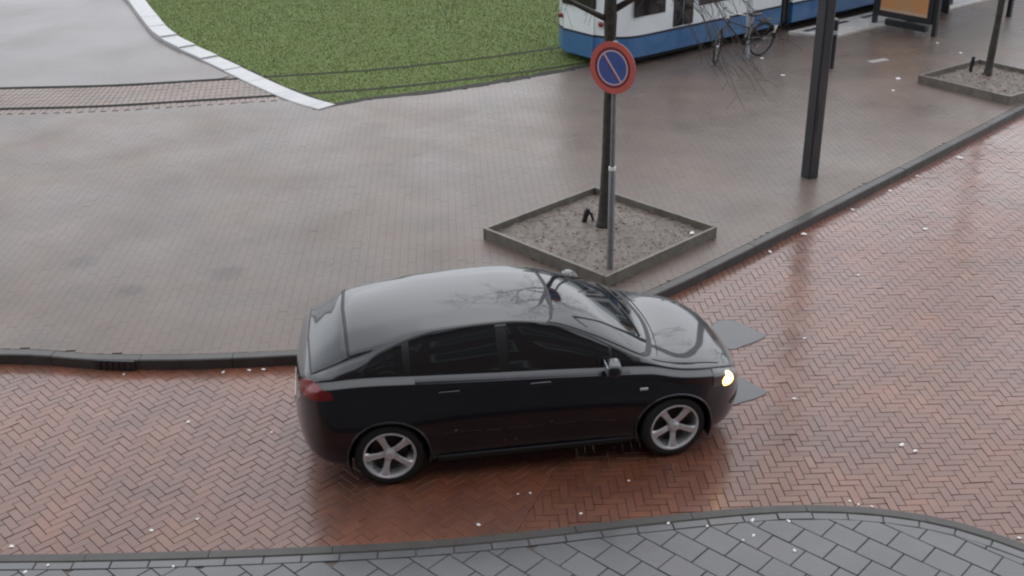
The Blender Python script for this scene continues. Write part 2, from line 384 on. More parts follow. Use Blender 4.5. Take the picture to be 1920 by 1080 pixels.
# ------------------------------------------------------------------ ground, road, pavements
sheet('ground', [(-400, -300), (400, -300), (400, 600), (-400, 600)], -.06, 'ground_soil', 'structure')
kp = [tuple(q) for q in KERB.p]
road = sheet('road', [(-14, -6), (40, -6), (40, 50)] + [(p[0] - .0, p[1] + .10) for p in kp[::-1]], -.014, 'road_joint', 'structure')
pave = sheet('pavement', [(p[0], p[1] + .03) for p in kp] + [(60, 90), (-60, 90), (-60, 10.83)], PZ - .012, 'pave_joint', 'structure')
np_ = [tuple(NEAR.at(s_, -.04)) for s_ in np.arange(0, NEAR.L, .15)]
nearpave = sheet('near_pavement', np_ + [(8.5, -6), (-12, -6)], .086, 'road_joint', 'structure')

# road bricks: three fields of herringbone that follow the bend
def pxarea(poly):
    c = np.mean(poly, axis=0); hid = (-1.9 < c[0] < 2.0 and 8.5 < c[1] < 10.5)
    return (0 if seen((c[0], c[1], 0), 0) and not hid else 100) + math.hypot(c[0], c[1])
def on_road(q, half=()):
    c = np.mean(q, axis=0)
    if not seen((q[0][0], q[0][1], 0), 620): return None
    if KERB.near(*c)[2] > .12 or NEAR.near(*c)[2] < -.12: return None
    for (p, nrm) in half:
        q = clip(q, p, nrm)
        if len(q) < 3: return None
    return q
LB, WB = .20, .081
b2p = (.75, 9.5); b2d = (math.cos(R(-22)), math.sin(R(-22)))
bricks = herringbone((-10, 2.5, 5.5, 11.6), LB, WB, R(43), (-2, 8), lambda q: on_road(q, [(b2p, (-b2d[0], -b2d[1]))]))
bricks += herringbone((-.6, 17, 3.5, 24), LB, WB, R(2), (3, 10), lambda q: on_road(q, [(b2p, b2d)]))
lay(bricks, road, 'brick', 'road_brick', 0, 'paving_bricks', score=pxarea, whole=(LB, WB), joint=.0022, bev=.0020, tilt=.010)

# pavement bricks, courses running away from the road
def on_pave(q):
    c = np.mean(q, axis=0)
    if not seen((c[0], c[1], PZ), 420): return False
    if KERB.near(*c)[2] < .06: return False
    if c[0] > -3.6 and gl.near(*c)[2] > -.03: return False
    d = TRACK.near(*c)[2]
    if c[0] < -3.2 and d > -1.08 and c[0] < 3.0: return False
    if d > -1.45 and c[0] >= 3.0: return False
    for (bx, by, ba, bs) in BOXES:
        r = Matrix.Rotation(-ba, 2) @ Vector((c[0] - bx, c[1] - by))
        if abs(r.x) < bs / 2 - .05 and abs(r.y) < bs / 2 - .05: return False
    return True
BOXES = [(1.17, 13.66, R(43.5), 2.18), (9.14, 20.69, R(35), 1.93)]
pb = []
PA = R(3); ca, sa = math.cos(PA), math.sin(PA)
for i in range(-170, 210):
    for j in range(-5, 90):
        x, y = i * .105, 10.2 + j * .21 + (i % 2) * .105
        q = [(x, y), (x + .105, y), (x + .105, y + .21), (x, y + .21)]; q = [(px * ca - (py - 10) * sa, 10 + px * sa + (py - 10) * ca) for px, py in q]
        if not on_pave(q): continue
        p0, t, dd = KERB.near(*np.mean(q, axis=0))
        if dd < .4: q = clip(q, tuple(p0 + np.array([-t[1], t[0]]) * .127), (-t[1], t[0]))
        if len(q) > 2 and area(q) > .0002 and area(q) / max(math.dist(q[k_], q[k_ - 1]) for k_ in range(len(q))) > .005: pb.append((q, PA))
def pv(poly):
    c = np.mean(poly, axis=0); hid = (-2.2 < c[0] < 1.6 and c[1] < 12.0)
    return (0 if seen((c[0], c[1], PZ), 0) and not hid else 100) + math.hypot(c[0], c[1])
lay(pb, pave, 'brick', 'pave_brick', PZ, 'pavement_bricks', score=pv, whole=(.105, .21), joint=.0004, bev=.0010, tilt=.002, dz=.0004, depth=.01)

# kerbs: stones with joints
def kerb(name, path, s0, s1, ln, o0, o1, z0, z1, m, stone='kerb_stone', gap=.006, zf=None):
    root = empty(name, (0, 0, 0)); tag(root, kind='structure'); s = s0
    while s < s1 - .05:
        e = min(s + ln, s1); zt = zf((s + e) / 2) if zf else z1
        v, f = strip_piece(path, s + gap / 2, e - gap / 2, o0, o1, z0, zt + random.gauss(0, .0015)); fixn(mesh_obj(stone, v, f, m, root)); s = e
    return root
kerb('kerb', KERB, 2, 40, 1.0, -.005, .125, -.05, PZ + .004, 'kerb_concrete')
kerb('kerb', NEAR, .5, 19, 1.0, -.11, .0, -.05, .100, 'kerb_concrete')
# near pavement: a header course along the kerb, then tiles in half bond on the slant
s = .5
while s < 19:
    a, b = s, s + .305; q = [tuple(NEAR.at(a, -.112)), tuple(NEAR.at(b, -.112)), tuple(NEAR.at(b, -.205)), tuple(NEAR.at(a, -.205))]
    if any(seen((p[0], p[1], .1), 600) for p in q):
        v, f = paver(q, .099, joint=.004, bev=.004, tilt=.004, dz=.001); fixn(mesh_obj('tile', v, f, 'near_tile', nearpave))
    s = b
TA = R(-43.6); ca, sa = math.cos(TA), math.sin(TA)
for i in range(-60, 60):
    for j in range(-60, 60):
        x, y = i * .30 + (j % 2) * .15, j * .245
        q = [(x, y), (x + .30, y), (x + .30, y + .245), (x, y + .245)]; q = [(2.22 + px * ca - py * sa, 7.32 + px * sa + py * ca) for px, py in q]
        c = np.mean(q, axis=0)
        if not any(seen((p[0], p[1], .1), 520) for p in q) or NEAR.near(*c)[2] > .05: continue
        p0, t, dd = NEAR.near(*c)
        q = clip(q, tuple(p0 - np.array([-t[1], t[0]]) * .207), (t[1], -t[0]))
        if len(q) < 3 or area(q) < .004: continue
        v, f = paver(q, .099, joint=.0035, bev=.004, tilt=.004, dz=.001); fixn(mesh_obj('tile', v, f, 'near_tile', nearpave))

# gully inlet in the kerb
g = empty('drain_inlet', (-4.28, 10.545, .0)); tag(g, 'dark cast iron gully inlet set in the pavement kerb', 'drain')
g.rotation_euler = (0, 0, R(-6))
MB().box((0, 0, .055), (.44, .02, .125), bev=.004).build('frame', 'dark_steel', g)
for k in range(6): MB().box((-.165 + k * .066, -.014, .055), (.026, .012, .10), bev=.002).build('bar', 'bike_black', g)

# grey stone inlays in the road by the car's nose
def inlay(pts, label):
    P = spline(pts + [pts[0]], .05)[:-1]; n = len(P); c = P.mean(0)
    v = [(p[0], p[1], -.012) for p in P] + [(p[0], p[1], .006) for p in P] + [tuple(np.append(c + (p - c) * .97, .009)) for p in P]
    f = [(i, (i + 1) % n, n + (i + 1) % n, n + i) for i in range(n)] + [(n + i, n + (i + 1) % n, 2 * n + (i + 1) % n, 2 * n + i) for i in range(n)] + [tuple(range(2 * n, 3 * n))]
    return tag(fixn(mesh_obj('stone_inlay', v, f, 'inlay_stone')), label, 'paving inlay')
inlay([(2.20, 11.24), (2.40, 11.46), (2.60, 11.38), (2.74, 11.18), (2.83, 11.06), (2.70, 10.93), (2.57, 10.85), (2.38, 10.75), (2.22, 10.90)], 'pointed grey stone inlay set in the brick road beside the bonnet')
inlay([(1.95, 10.05), (2.15, 10.28), (2.36, 10.16), (2.50, 9.97), (2.59, 9.85), (2.46, 9.73), (2.31, 9.66), (2.10, 9.58), (1.95, 9.75)], 'grey stone inlay in the road half hidden by the car nose')

# ------------------------------------------------------------------ tram track, path, lawn
path_pts = [tuple(WK.at(s_, -.24)) for s_ in np.arange(0, WK.L - 3.2, .25)]
tr_up = [tuple(TRACK.at(s_, .82)) for s_ in np.arange(0, 19.0, .4)]
end = path_pts[-1]
tr_up = [p for p in tr_up if p[0] < end[0] - .05]
sheet('path', path_pts + tr_up[::-1] + [(-40, 22), (-40, 37)], PZ - .002, 'path_slab', 'structure')
# track bed: bricks between and beside the rails as far as the lawn
tb = empty('track_bed'); tag(tb, kind='structure')
V = []; Fc = []; T = []
s = 8.0
while s < 20.4:
    for (o0, o1) in ((-.655, -.44), (-.44, -.22), (-.22, 0), (0, .22), (.22, .44), (.44, .655), (-1.05, -.80)):
        a = s + (.053 if int(round(o0 * 100)) % 2 else 0); b = a + .105
        q = [tuple(TRACK.at(a, o0)), tuple(TRACK.at(b, o0)), tuple(TRACK.at(b, o1)), tuple(TRACK.at(a, o1))]
        c = np.mean(q, axis=0)
        if WK.near(*c)[2] > -.2 and c[1] > 19.9: continue
        v, f = paver(q, PZ - .001, joint=.004, bev=.004, tilt=.004, depth=.012); k = len(V); V += v; Fc += [tuple(z_ + k for z_ in q_) for q_ in f]; T += [random.random()] * len(f)
    s += .105
o = mesh_obj('track_bricks', V, Fc, 'track_brick', tb, tones=T); o['kind'] = 'stuff'
for off, lab in ((-.7175, 'near'), (.7175, 'far')):
    v = []; f = []; n = 0; ss = np.arange(4, TRACK.L - 4, .3)
    for s_ in ss:
        for (oo, z) in ((-.055, PZ - .02), (-.055, PZ + .004), (-.012, PZ + .004), (-.008, PZ - .012), (.026, PZ - .012), (.03, PZ + .004), (.055, PZ + .004), (.055, PZ - .02)):
            p = TRACK.at(s_, off + oo); v.append((p[0], p[1], z))
    for k in range(len(ss) - 1):
        for i in range(7): f.append((k * 8 + i, k * 8 + i + 1, k * 8 + 9 + i, k * 8 + 8 + i))
    tag(fixn(mesh_obj('tram_rail', v, f, 'rail_steel')), 'grooved steel tram rail, the one ' + ('along the pavement edge of the lawn' if lab == 'near' else 'running out into the lawn'), 'rail')
# pale kerb round the lawn
def wz(s_): return PZ + .018 + .10 * max(0, min(1, (WK.L - 4.0 - s_) / 4.0))
kerb('lawn_kerb', WK, 0.2, WK.L - .02, 1.15, -.20, .20, PZ - .05, 0, 'white_concrete', gap=.012, zf=wz)
# lawn
lawn_pts = [tuple(WK.at(s_, .22)) for s_ in np.arange(0, WK.L, .3)] + [tuple(p) for p in gl.p[2::3]] + [(30, 60), (-13, 60)]
sheet('lawn', lawn_pts, PZ - .004, 'lawn_soil', 'structure')
mat('dark_edge', (.022, .019, .014), .8, var=.5, var_scale=12, bump=1, bump_scale=50)  # very dark brown for the narrow strips along the lawn's rims
def ribbon(name, path, a, b, o0, o1, z, m, parent, step=.25):
    v = []; f = []; qs = np.arange(a, b, step)
    for k, q in enumerate(qs):
        j0, j1 = random.uniform(-.025, .025), random.uniform(-.05, .05)
        for (o_, zz) in ((o0 + j0, z - .02), (o0 + j0 + .02, z), (o1 + j1 - .02, z + .004), (o1 + j1, z - .02)):
            p = path.at(q, o_); v.append((p[0], p[1], zz))
    for k in range(len(qs) - 1):
        for i in range(3): f.append((k * 4 + i, k * 4 + 4 + i, k * 4 + 5 + i, k * 4 + 1 + i))
    return fixn(mesh_obj(name, v, f, m, parent))
lawn_o = bpy.data.objects['lawn']
ribbon('edge_strip', gl, .05, 14, -.10, .12, PZ + .004, 'dark_edge', lawn_o)
ribbon('edge_strip', WK, 2, WK.L - .1, .205, .27, PZ + .006, 'dark_edge', lawn_o)
def blades(n, region, ok, hmin, hmax, wid):
    rs = np.random.RandomState(3); V = []; Fc = []; T = []
    x0, x1, y0, y1 = region; c = 0
    while c < n:
        x, y = rs.uniform(x0, x1), rs.uniform(y0, y1)
        if not ok(x, y): n -= .35; continue
        h = rs.uniform(hmin, hmax); a = rs.uniform(0, 6.283); l = rs.uniform(.1, .9) * h; dx, dy = math.cos(a), math.sin(a); k = len(V); ww = wid * rs.uniform(.7, 1.3)
        lx, ly = math.cos(a + 1.5) * l, math.sin(a + 1.5) * l
        V += [(x - dx * ww, y - dy * ww, PZ - .01), (x + dx * ww, y + dy * ww, PZ - .01), (x + lx, y + ly, PZ + h)]; Fc.append((k, k + 1, k + 2)); T.append(rs.rand()); c += 1
    return V, Fc, T
def on_lawn(x, y):
    if not seen((x, y, PZ), 260): return False
    if WK.near(x, y)[2] < .25 and y > 19.8: return False
    if gl.near(x, y)[2] < .09: return False
    d = TRACK.near(x, y)[2]
    return abs(abs(d) - .7175) > .035
V, Fc, T = blades(150000, (-11.5, 5.5, 19.9, 35), on_lawn, .012, .034, .010)
tag(mesh_obj('grass', V, Fc, 'grass_blade', tones=T), 'short wet green grass of the lawn round the tram rails', 'grass', kind='stuff')

# platform strip beside the tram
o = empty('tram_platform'); tag(o, kind='structure')
for k in range(16):
    t0 = .2 + k * .6; q = [tp(t0, -1.12), tp(t0 + .6, -1.12), tp(t0 + .6, -.16), tp(t0, -.16)]
    if k == 0: q[0] = tp(t0 + .42, -1.12)
    v, f = paver([tuple(p) for p in q], PZ + .06, joint=.006, bev=.012, depth=.08, tilt=.001); fixn(mesh_obj('platform_slab', v, f, 'platform_tile', o))
for k in range(5):
    c = tp(.7 + k * 1.05, -.42); r = Matrix.Rotation(math.atan2(TD.y, TD.x) , 3, 'Z')
    MB().box((c.x, c.y, PZ + .062), (.5, .13, .012), rot=r, bev=.003).build('tactile_strip', 'dark_steel', o)

# ------------------------------------------------------------------ car
CAR_O = (-1.239, 9.209); CAR_YAW = R(8.435)
def keyf(tab):
    xs = np.array([t[0] for t in tab], float); ys = np.array([t[1] for t in tab], float)
    d = np.gradient(ys, xs)
    # monotone cubic slopes
    h = np.diff(xs); sl = np.diff(ys) / h; m = np.zeros_like(ys); m[0], m[-1] = sl[0], sl[-1]
    for i in range(1, len(ys) - 1):
        m[i] = 0 if sl[i - 1] * sl[i] <= 0 else 2 * sl[i - 1] * sl[i] / (sl[i - 1] + sl[i])
    def fn(x):
        x = min(max(x, xs[0]), xs[-1]); i = min(int(np.searchsorted(xs, x, side='right')) - 1, len(xs) - 2); t = (x - xs[i]) / h[i]
        return ((2 * t ** 3 - 3 * t * t + 1) * ys[i] + (t ** 3 - 2 * t * t + t) * h[i] * m[i] + (-2 * t ** 3 + 3 * t * t) * ys[i + 1] + (t ** 3 - t * t) * h[i] * m[i + 1])
    return fn
XR, XF = -.80, 3.40
ztop = keyf([(-.80, .70), (-.785, .82), (-.75, .96), (-.69, 1.07), (-.6, 1.15), (-.45, 1.28), (-.32, 1.385), (-.2, 1.425), (.2, 1.455), (.8, 1.468), (1.3, 1.452), (1.6, 1.408), (1.9, 1.305), (2.2, 1.145), (2.42, 1.015), (2.58, .960), (3.0, .868), (3.18, .805), (3.3, .72), (3.36, .645), (3.40, .55)])
zbot = keyf([(-.80, .46), (-.76, .36), (-.65, .28), (-.3, .22), (0, .2), (2.6, .19), (3.1, .19), (3.3, .22), (3.37, .29), (3.40, .36)])
zroof = keyf([(-.80, .69), (-.78, .81), (-.74, .95), (-.68, 1.055), (-.58, 1.10), (-.45, 1.15), (-.3, 1.205), (-.12, 1.255), (.1, 1.325), (.4, 1.386), (1.1, 1.412), (1.5, 1.358), (1.82, 1.250), (2.1, 1.125), (2.32, 1.02), (2.55, .932), (3.0, .842), (3.2, .765), (3.32, .67), (3.40, .53)])
yroof = keyf([(-.8, .55), (-.6, .66), (-.3, .685), (.0, .675), (.3, .625), (1.0, .60), (1.5, .61), (1.9, .67), (2.35, .745), (2.7, .72), (3.0, .66), (3.4, .55)])
zbelt = keyf([(-.80, .66), (-.77, .80), (-.72, .93), (-.64, 1.03), (-.5, 1.09), (-.17, 1.10), (.4, 1.075), (.9, 1.045), (1.8, 1.0), (2.35, .965), (2.6, .905), (3.0, .828), (3.2, .738), (3.32, .64), (3.40, .51)])
def wfac(x):
    if x < -.42: d = (-.42 - x) / .40; return (1 - d ** 2.4) ** (1 / 2.4)
    if x > 2.6: d = (x - 2.6) / .82; return (1 - d ** 2.4) ** (1 / 2.4)
    return 1.
ymax = keyf([(-.8, .865), (-.3, .872), (.2, .885), (1.3, .875), (2.4, .885), (2.9, .875), (3.4, .86)])
def prof(x):
    k = wfac(x); ym = ymax(x) * k; zb, zl, zr, zt = zbot(x), zbelt(x), zroof(x), ztop(x)
    fl = .018 * (math.exp(-((x) / .36) ** 2) + math.exp(-((x - 2.6) / .36) ** 2)) * k     # flared arches
    h = zl - zb; yb = ym - .072; yr = min(yroof(x) * min(1, k * 1.12), yb - .02)
    yr = max(yr, .05)
    return [(0, zb), (ym * .6, zb), (ym - .07, zb + .005), (ym - .02, zb + .10 * h + .02), (ym + fl, zb + .34 * h), (ym + fl * .8 + .004, zb + .60 * h), (ym - .004, zb + .80 * h),
            (ym - .002, zl - .075 * min(1, h / .8)), (ym - .008, zl - .052 * min(1, h / .8)), (yb, zl - .016), (yb - .008, zl),
            (yb * .62 + yr * .38 + .012, zl * .6 + zr * .4), (yb * .22 + yr * .78 + .012, zl * .2 + zr * .8), (yr, zr), (yr - .055, zr + (zt - zr) * .30), (yr * .64, zt - (zt - zr) * .24), (yr * .3, zt - (zt - zr) * .05), (0, zt)]
NS = 17; S_BELT, S_ROOF = 10., 13.
_pc = {}
def surf(x, s, side=-1):
    key = round(x, 4)
    if key not in _pc: _pc[key] = prof(x)
    P = _pc[key]; i = min(int(s), NS - 1); t = s - i
    a, b, c, d = P[max(i - 1, 0)], P[i], P[i + 1], P[min(i + 2, NS)]
    if i == 0: a = (-P[1][0], P[1][1])
    if i + 2 > NS: d = (-P[NS - 1][0], P[NS - 1][1])
    q = [.5 * (2 * b[k] + (c[k] - a[k]) * t * .8 + (-(c[k] - a[k]) * .8 * 2 + (c[k] - b[k]) * 6 - (d[k] - b[k]) * .8) * t * t + ((c[k] - a[k]) * .8 - (c[k] - b[k]) * 4 + (d[k] - b[k]) * .8) * t ** 3) for k in (0, 1)]
    return Vector((x, side * max(q[0], 0), q[1]))
def nrm(x, s, side=-1):
    e = .02; s0, s1 = max(s - .08, 0), min(s + .08, NS)
    xa, xb = max(x - e, XR), min(x + e, XF)
    n = (surf(xb, s, side) - surf(xa, s, side)).cross(surf(x, s1, side) - surf(x, s0, side))
    n = n.normalized() if n.length > 1e-9 else Vector((0, side, 0))
    if n.y * side < -.05 or (abs(n.y) < .05 and n.z < 0): n = -n
    return n
def s_at(x, z, lo=4., hi=13.):
    for _ in range(28):
        mid = (lo + hi) / 2
        if surf(x, mid).z < z: lo = mid
        else: hi = mid
    return (lo + hi) / 2
car = empty('car', (CAR_O[0], CAR_O[1], 0), CAR_YAW)
tag(car, 'black five-door hatchback turning on the wet brick road with headlights on', 'car')
# body shell with open wheel arches
WR, WC, AR = .315, ((0.0, .315), (2.6, .315)), .362
xs = sorted(set([round(XR + (XF - XR) * k / 150, 4) for k in range(151)] + [round(XR + .004 * k * k, 4) for k in range(6)] + [round(XF - .003 * k * k, 4) for k in range(7)]))
ss = np.concatenate([np.linspace(0, 2, 4)[:-1], np.linspace(2, 9, 43)[:-1], np.linspace(9, 13, 17)[:-1], np.linspace(13, 17, 22)])
bm = bmesh.new(); grid = {}
for side in (-1, 1):
    for i, x in enumerate(xs):
        for j, s_ in enumerate(ss):
            if j in (0, len(ss) - 1) and side == 1: grid[(side, i, j)] = grid[(-1, i, j)]; continue
            grid[(side, i, j)] = bm.verts.new(surf(x, float(s_), side))
def inarch(co, r): return any((co.x - cx) ** 2 + (co.z - cz) ** 2 < r * r for cx, cz in WC)
for side in (-1, 1):
    for i in range(len(xs) - 1):
        for j in range(len(ss) - 1):
            q = [grid[(side, i, j)], grid[(side, i + 1, j)], grid[(side, i + 1, j + 1)], grid[(side, i, j + 1)]]
            if side == 1: q = q[::-1]
            c = sum((v.co for v in q), Vector()) / 4
            if abs(c.y) > .55 and inarch(c, AR) : continue
            if ss[j] < 2.6 and abs(c.y) > .5 and any(abs(c.x - cx) < AR * .97 for cx, _ in WC): continue
            try: bm.faces.new(q)
            except ValueError: pass
for i, flip in ((0, False), (len(xs) - 1, True)):      # end caps
    ring = [grid[(-1, i, j)] for j in range(len(ss))] + [grid[(1, i, j)] for j in range(len(ss) - 2, 0, -1)]
    try: bm.faces.new(ring[::-1] if flip else ring)
    except ValueError: pass
loose = [v for v in bm.verts if not v.link_faces]; bmesh.ops.delete(bm, geom=loose, context='VERTS')
for v in bm.verts:                                     # draw the cut edge onto the arch circle
    if any(e.is_boundary for e in v.link_edges) and abs(v.co.y) > .55:
        for cx, cz in WC:
            d = math.hypot(v.co.x - cx, v.co.z - cz)
            if d < AR + .09 and v.co.z > .21:
                k = AR / d; v.co.x = cx + (v.co.x - cx) * k; v.co.z = cz + (v.co.z - cz) * k
bmesh.ops.recalc_face_normals(bm, faces=bm.faces)
me = bpy.data.meshes.new('body'); bm.to_mesh(me); bm.free(); me.materials.append(MAT['car_paint'])
me.polygons.foreach_set('use_smooth', [True] * len(me.polygons))
body = link(bpy.data.objects.new('body', me), car)
# arch liners
for cx, cz in WC:
    for side in (-1, 1):
        m = MB(); n = 26; v = []; f = []
        for k in range(n + 1):
            a = R(-22) + R(224) * k / n
            v += [(cx + AR * math.cos(a), side * .868, cz + AR * math.sin(a)), (cx + AR * math.cos(a), side * .56, cz + AR * math.sin(a))]
        for k in range(n): f.append((2 * k, 2 * k + 1, 2 * k + 3, 2 * k + 2))
        f.append(tuple(2 * k + 1 for k in range(n + 1)))
        m.add(v, f); m.build('wheel_liner', 'car_under', car)
        m = MB(); m.tube([(cx + (AR + .004) * math.cos(R(-14 + 208 * k / 30)), side * (surf(cx + AR * math.cos(R(-14 + 208 * k / 30)), 5.0).y * -1 - .004), cz + (AR + .004) * math.sin(R(-14 + 208 * k / 30))) for k in range(31)], .011, 6)
        m.build('arch_lip', 'car_paint', car, True)
def patch(name, m, x0, x1, lo, hi, parent, nx=20, nz=8, off=.0025, byz=True, side=-1, sx=None, thick=True):
    """a panel that follows the body; lo/hi give its lower and upper edge (height or section parameter) along x"""
    V = []; Fc = []
    for i in range(nx + 1):
        u = i / nx
        for j in range(nz + 1):
            t = j / nz; xa = x0(t) if callable(x0) else x0; xb = x1(t) if callable(x1) else x1; x = xa + (xb - xa) * u
            if byz: s_ = s_at(x, lo(x) + (hi(x) - lo(x)) * t)
            else: s_ = lo(x) + (hi(x) - lo(x)) * t
            V.append(surf(x, s_, side) + nrm(x, s_, side) * off)
    w_ = nz + 1
    for i in range(nx):
        for j in range(nz): Fc.append((i * w_ + j, (i + 1) * w_ + j, (i + 1) * w_ + j + 1, i * w_ + j + 1))
    if thick:
        rim = [i * w_ for i in range(nx + 1)] + [nx * w_ + j for j in range(1, w_)] + [i * w_ + nz for i in range(nx - 1, -1, -1)] + [j for j in range(nz - 1, 0, -1)]
        n_ = len(rim); k0 = len(V); V += [V[r].copy() for r in rim]; k = len(V)
        for r in rim: V.append(V[r] + Vector((0, -side * (off + .006), -.001)))
        for i in range(n_): Fc.append((k0 + i, k0 + (i + 1) % n_, k + (i + 1) % n_, k + i))
    o = fixn(mesh_obj(name, V, Fc, m, parent, True))
    # normals outwards
    if sum((p.normal.y * side + p.normal.z * .3) * p.area for p in o.data.polygons) < 0: o.data.flip_normals()
    return o
wtop = keyf([(-.19, 1.135), (-.14, 1.185), (-.05, 1.245), (.1, 1.300), (.25, 1.338), (.45, 1.376), (.8, 1.398), (1.1, 1.402), (1.35, 1.383), (1.6, 1.320), (1.82, 1.238), (2.0, 1.148), (2.2, 1.045), (2.27, 1.01)])
wlow = lambda x: zbelt(x) + .012
for side in (-1, 1):
    dr = patch('rear_door', 'car_paint', lambda t: .40 - .14 * min(1, max(0, (t - .35) / .5)) if t > .35 else .46 - .06 * t, 1.0655, lambda x: .27, lambda x: zbelt(x) - .016, car, side=side, nx=14, nz=22)
    df = patch('front_door', 'car_paint', 1.0705, lambda t: 2.10 + .08 * t, lambda x: .27, lambda x: zbelt(x) - .016, car, side=side, nx=18, nz=22)
    patch('window_frame', 'car_trim', -.21, 2.285, lambda x: zbelt(x) + .002, lambda x: wtop(x) + .014, car, side=side, nx=60, nz=6, off=.002, thick=False)
    patch('quarter_glass', 'car_glass', -.17, .17, wlow, wtop, car, side=side, nx=14, nz=6, off=.0045)
    patch('rear_window', 'car_glass', .235, 1.0, wlow, wtop, dr, side=side, nx=20, nz=6, off=.0045)
    patch('front_window', 'car_glass', 1.10, 2.0, wlow, wtop, df, side=side, nx=22, nz=6, off=.0045)
    patch('corner_glass', 'car_glass', 2.03, 2.2, wlow, wtop, car, side=side, nx=6, nz=4, off=.0045)
    for d_, x in ((dr, .55), (df, 1.36)):
        s_ = s_at(x, .93); p = surf(x, s_, side); m = MB(); m.box((p.x, p.y + side * .016, .925), (.19, .026, .032), bev=.009); m.build('handle', 'car_paint', d_, True)
    # mirror
    p = surf(2.03, 9.6, side); m = MB(); m.box((2.0, side * .955, 1.055), (.13, .20, .125), rot=Matrix.Rotation(side * R(8), 3, 'Z'), bev=.04); mr = m.build('wing_mirror', 'car_paint', car, True)
    MB().box((1.932, side * .95, 1.055), (.008, .16, .085), bev=.003).build('mirror_glass', 'chrome', mr)
    MB().box((2.03, side * .86, 1.015), (.07, .07, .035), bev=.01).build('mirror_arm', 'car_trim', mr)
    # lamps
    hz = patch('headlight', 'lamp_clear', 2.97, 3.30, lambda x: .60 + (3.3 - x) * .24, lambda x: max(zbelt(x) - .012, .62), car, side=side, nx=16, nz=8, off=.006)
    p = surf(3.13, s_at(3.13, .685), side); n_ = nrm(3.13, s_at(3.13, .685), side)
    bm = bmesh.new(); bmesh.ops.create_uvsphere(bm, u_segments=20, v_segments=12, radius=.098); me = bpy.data.meshes.new('lens'); bm.to_mesh(me); bm.free()
    me.materials.append(MAT['lamp_glow']); lo = link(bpy.data.objects.new('lens', me), hz); lo.location = p - n_ * .041; lo.scale = (1.0, .8, .74)
    bm = bmesh.new(); bmesh.ops.create_uvsphere(bm, u_segments=20, v_segments=12, radius=.034); me = bpy.data.meshes.new('bulb'); bm.to_mesh(me); bm.free()
    me.materials.append(MAT['lamp_core']); lo = link(bpy.data.objects.new('bulb', me), hz); lo.location = p - n_ * .012 + Vector((.018, 0, .012))
    patch('tail_light', 'tail_red', -.725, -.45, lambda x: .915 + .14 * max(0, x + .62), lambda x: max(min(zroof(x) - .02, 1.06 - .35 * max(0, x + .6)), .945), car, side=side, nx=16, nz=8, off=.003)
    s_ = s_at(2.3, .77); p = surf(2.3, s_, side); MB().box((2.3, p.y + side * .006, .77), (.075, .014, .026), bev=.005).build('side_repeater', 'repeater', car, True)
    p = surf(1.3, 3.2, side); MB().box((1.3, p.y + side * .0, .235), (1.75, .03, .05), bev=.012).build('sill', 'car_trim', car)
# windscreen, rear window, bonnet, tailgate spoiler
def top_patch(name, m, xa, xb, slo, parent, nx=16, ns=22, off=.005):
    V = []; Fc = []
    tt = [-1 + 2 * j / ns for j in range(ns + 1)]
    for i in range(nx + 1):
        for t in tt:
            a = abs(t); x = xa(a) + (xb(a) - xa(a)) * i / nx; sl = slo(x); s_ = NS - (NS - sl) * a; side = -1 if t < 0 else 1
            p = surf(x, s_, side); n_ = nrm(x, min(s_, NS - .15), side)
            if n_.z < 0: n_ = -n_
            if a < .05: n_.y = 0; n_.normalize()
            V.append(p + n_ * off)
    w_ = ns + 1
    for i in range(nx):
        for j in range(ns): Fc.append((i * w_ + j, (i + 1) * w_ + j, (i + 1) * w_ + j + 1, i * w_ + j + 1))
    o = fixn(mesh_obj(name, V, Fc, m, parent, True))
    if sum(p.normal.z * p.area for p in o.data.polygons) < 0: o.data.flip_normals()
    return o
top_patch('windscreen_surround', 'car_trim', lambda a: 1.56 - .10 * a * a, lambda a: 2.53 - .20 * a * a, lambda x: 13.25, car, off=.003)
ws = top_patch('windscreen', 'car_glass', lambda a: 1.59 - .10 * a * a, lambda a: 2.48 - .20 * a * a, lambda x: 13.42, car, off=.007)
top_patch('tailgate_surround', 'car_trim', lambda a: -.30 + .03 * a, lambda a: -.655 + .03 * a, lambda x: 13.15, car, nx=10, off=.003)
top_patch('rear_windscreen', 'car_glass', lambda a: -.325 + .03 * a, lambda a: -.635 + .03 * a, lambda x: 13.35, car, nx=10, off=.007)
bn = top_patch('bonnet', 'car_paint', lambda a: 2.56 - .17 * a * a, lambda a: 3.24 - .18 * a * a, lambda x: 13.0, car, off=.006)
for k, (xx, yy) in enumerate(((2.50, -.40), (2.52, .12))):
    pts = []
    for q in range(7):
        t = q / 6; y = yy + .52 * t; x = 2.43 - .10 * t - .15 * (abs(y) / .7) ** 2; a = abs(y)
        z = max(surf(x, s_, 1).z for s_ in np.linspace(13, 17, 9) if True) ; zz = [surf(x, s_, 1) for s_ in np.linspace(13, 17, 40)]
        z = min(zz, key=lambda p_: abs(p_.y - a)).z; pts.append((x, y, z + .018))
    MB().tube(pts, .007, 5).build('wiper', 'car_trim', car)
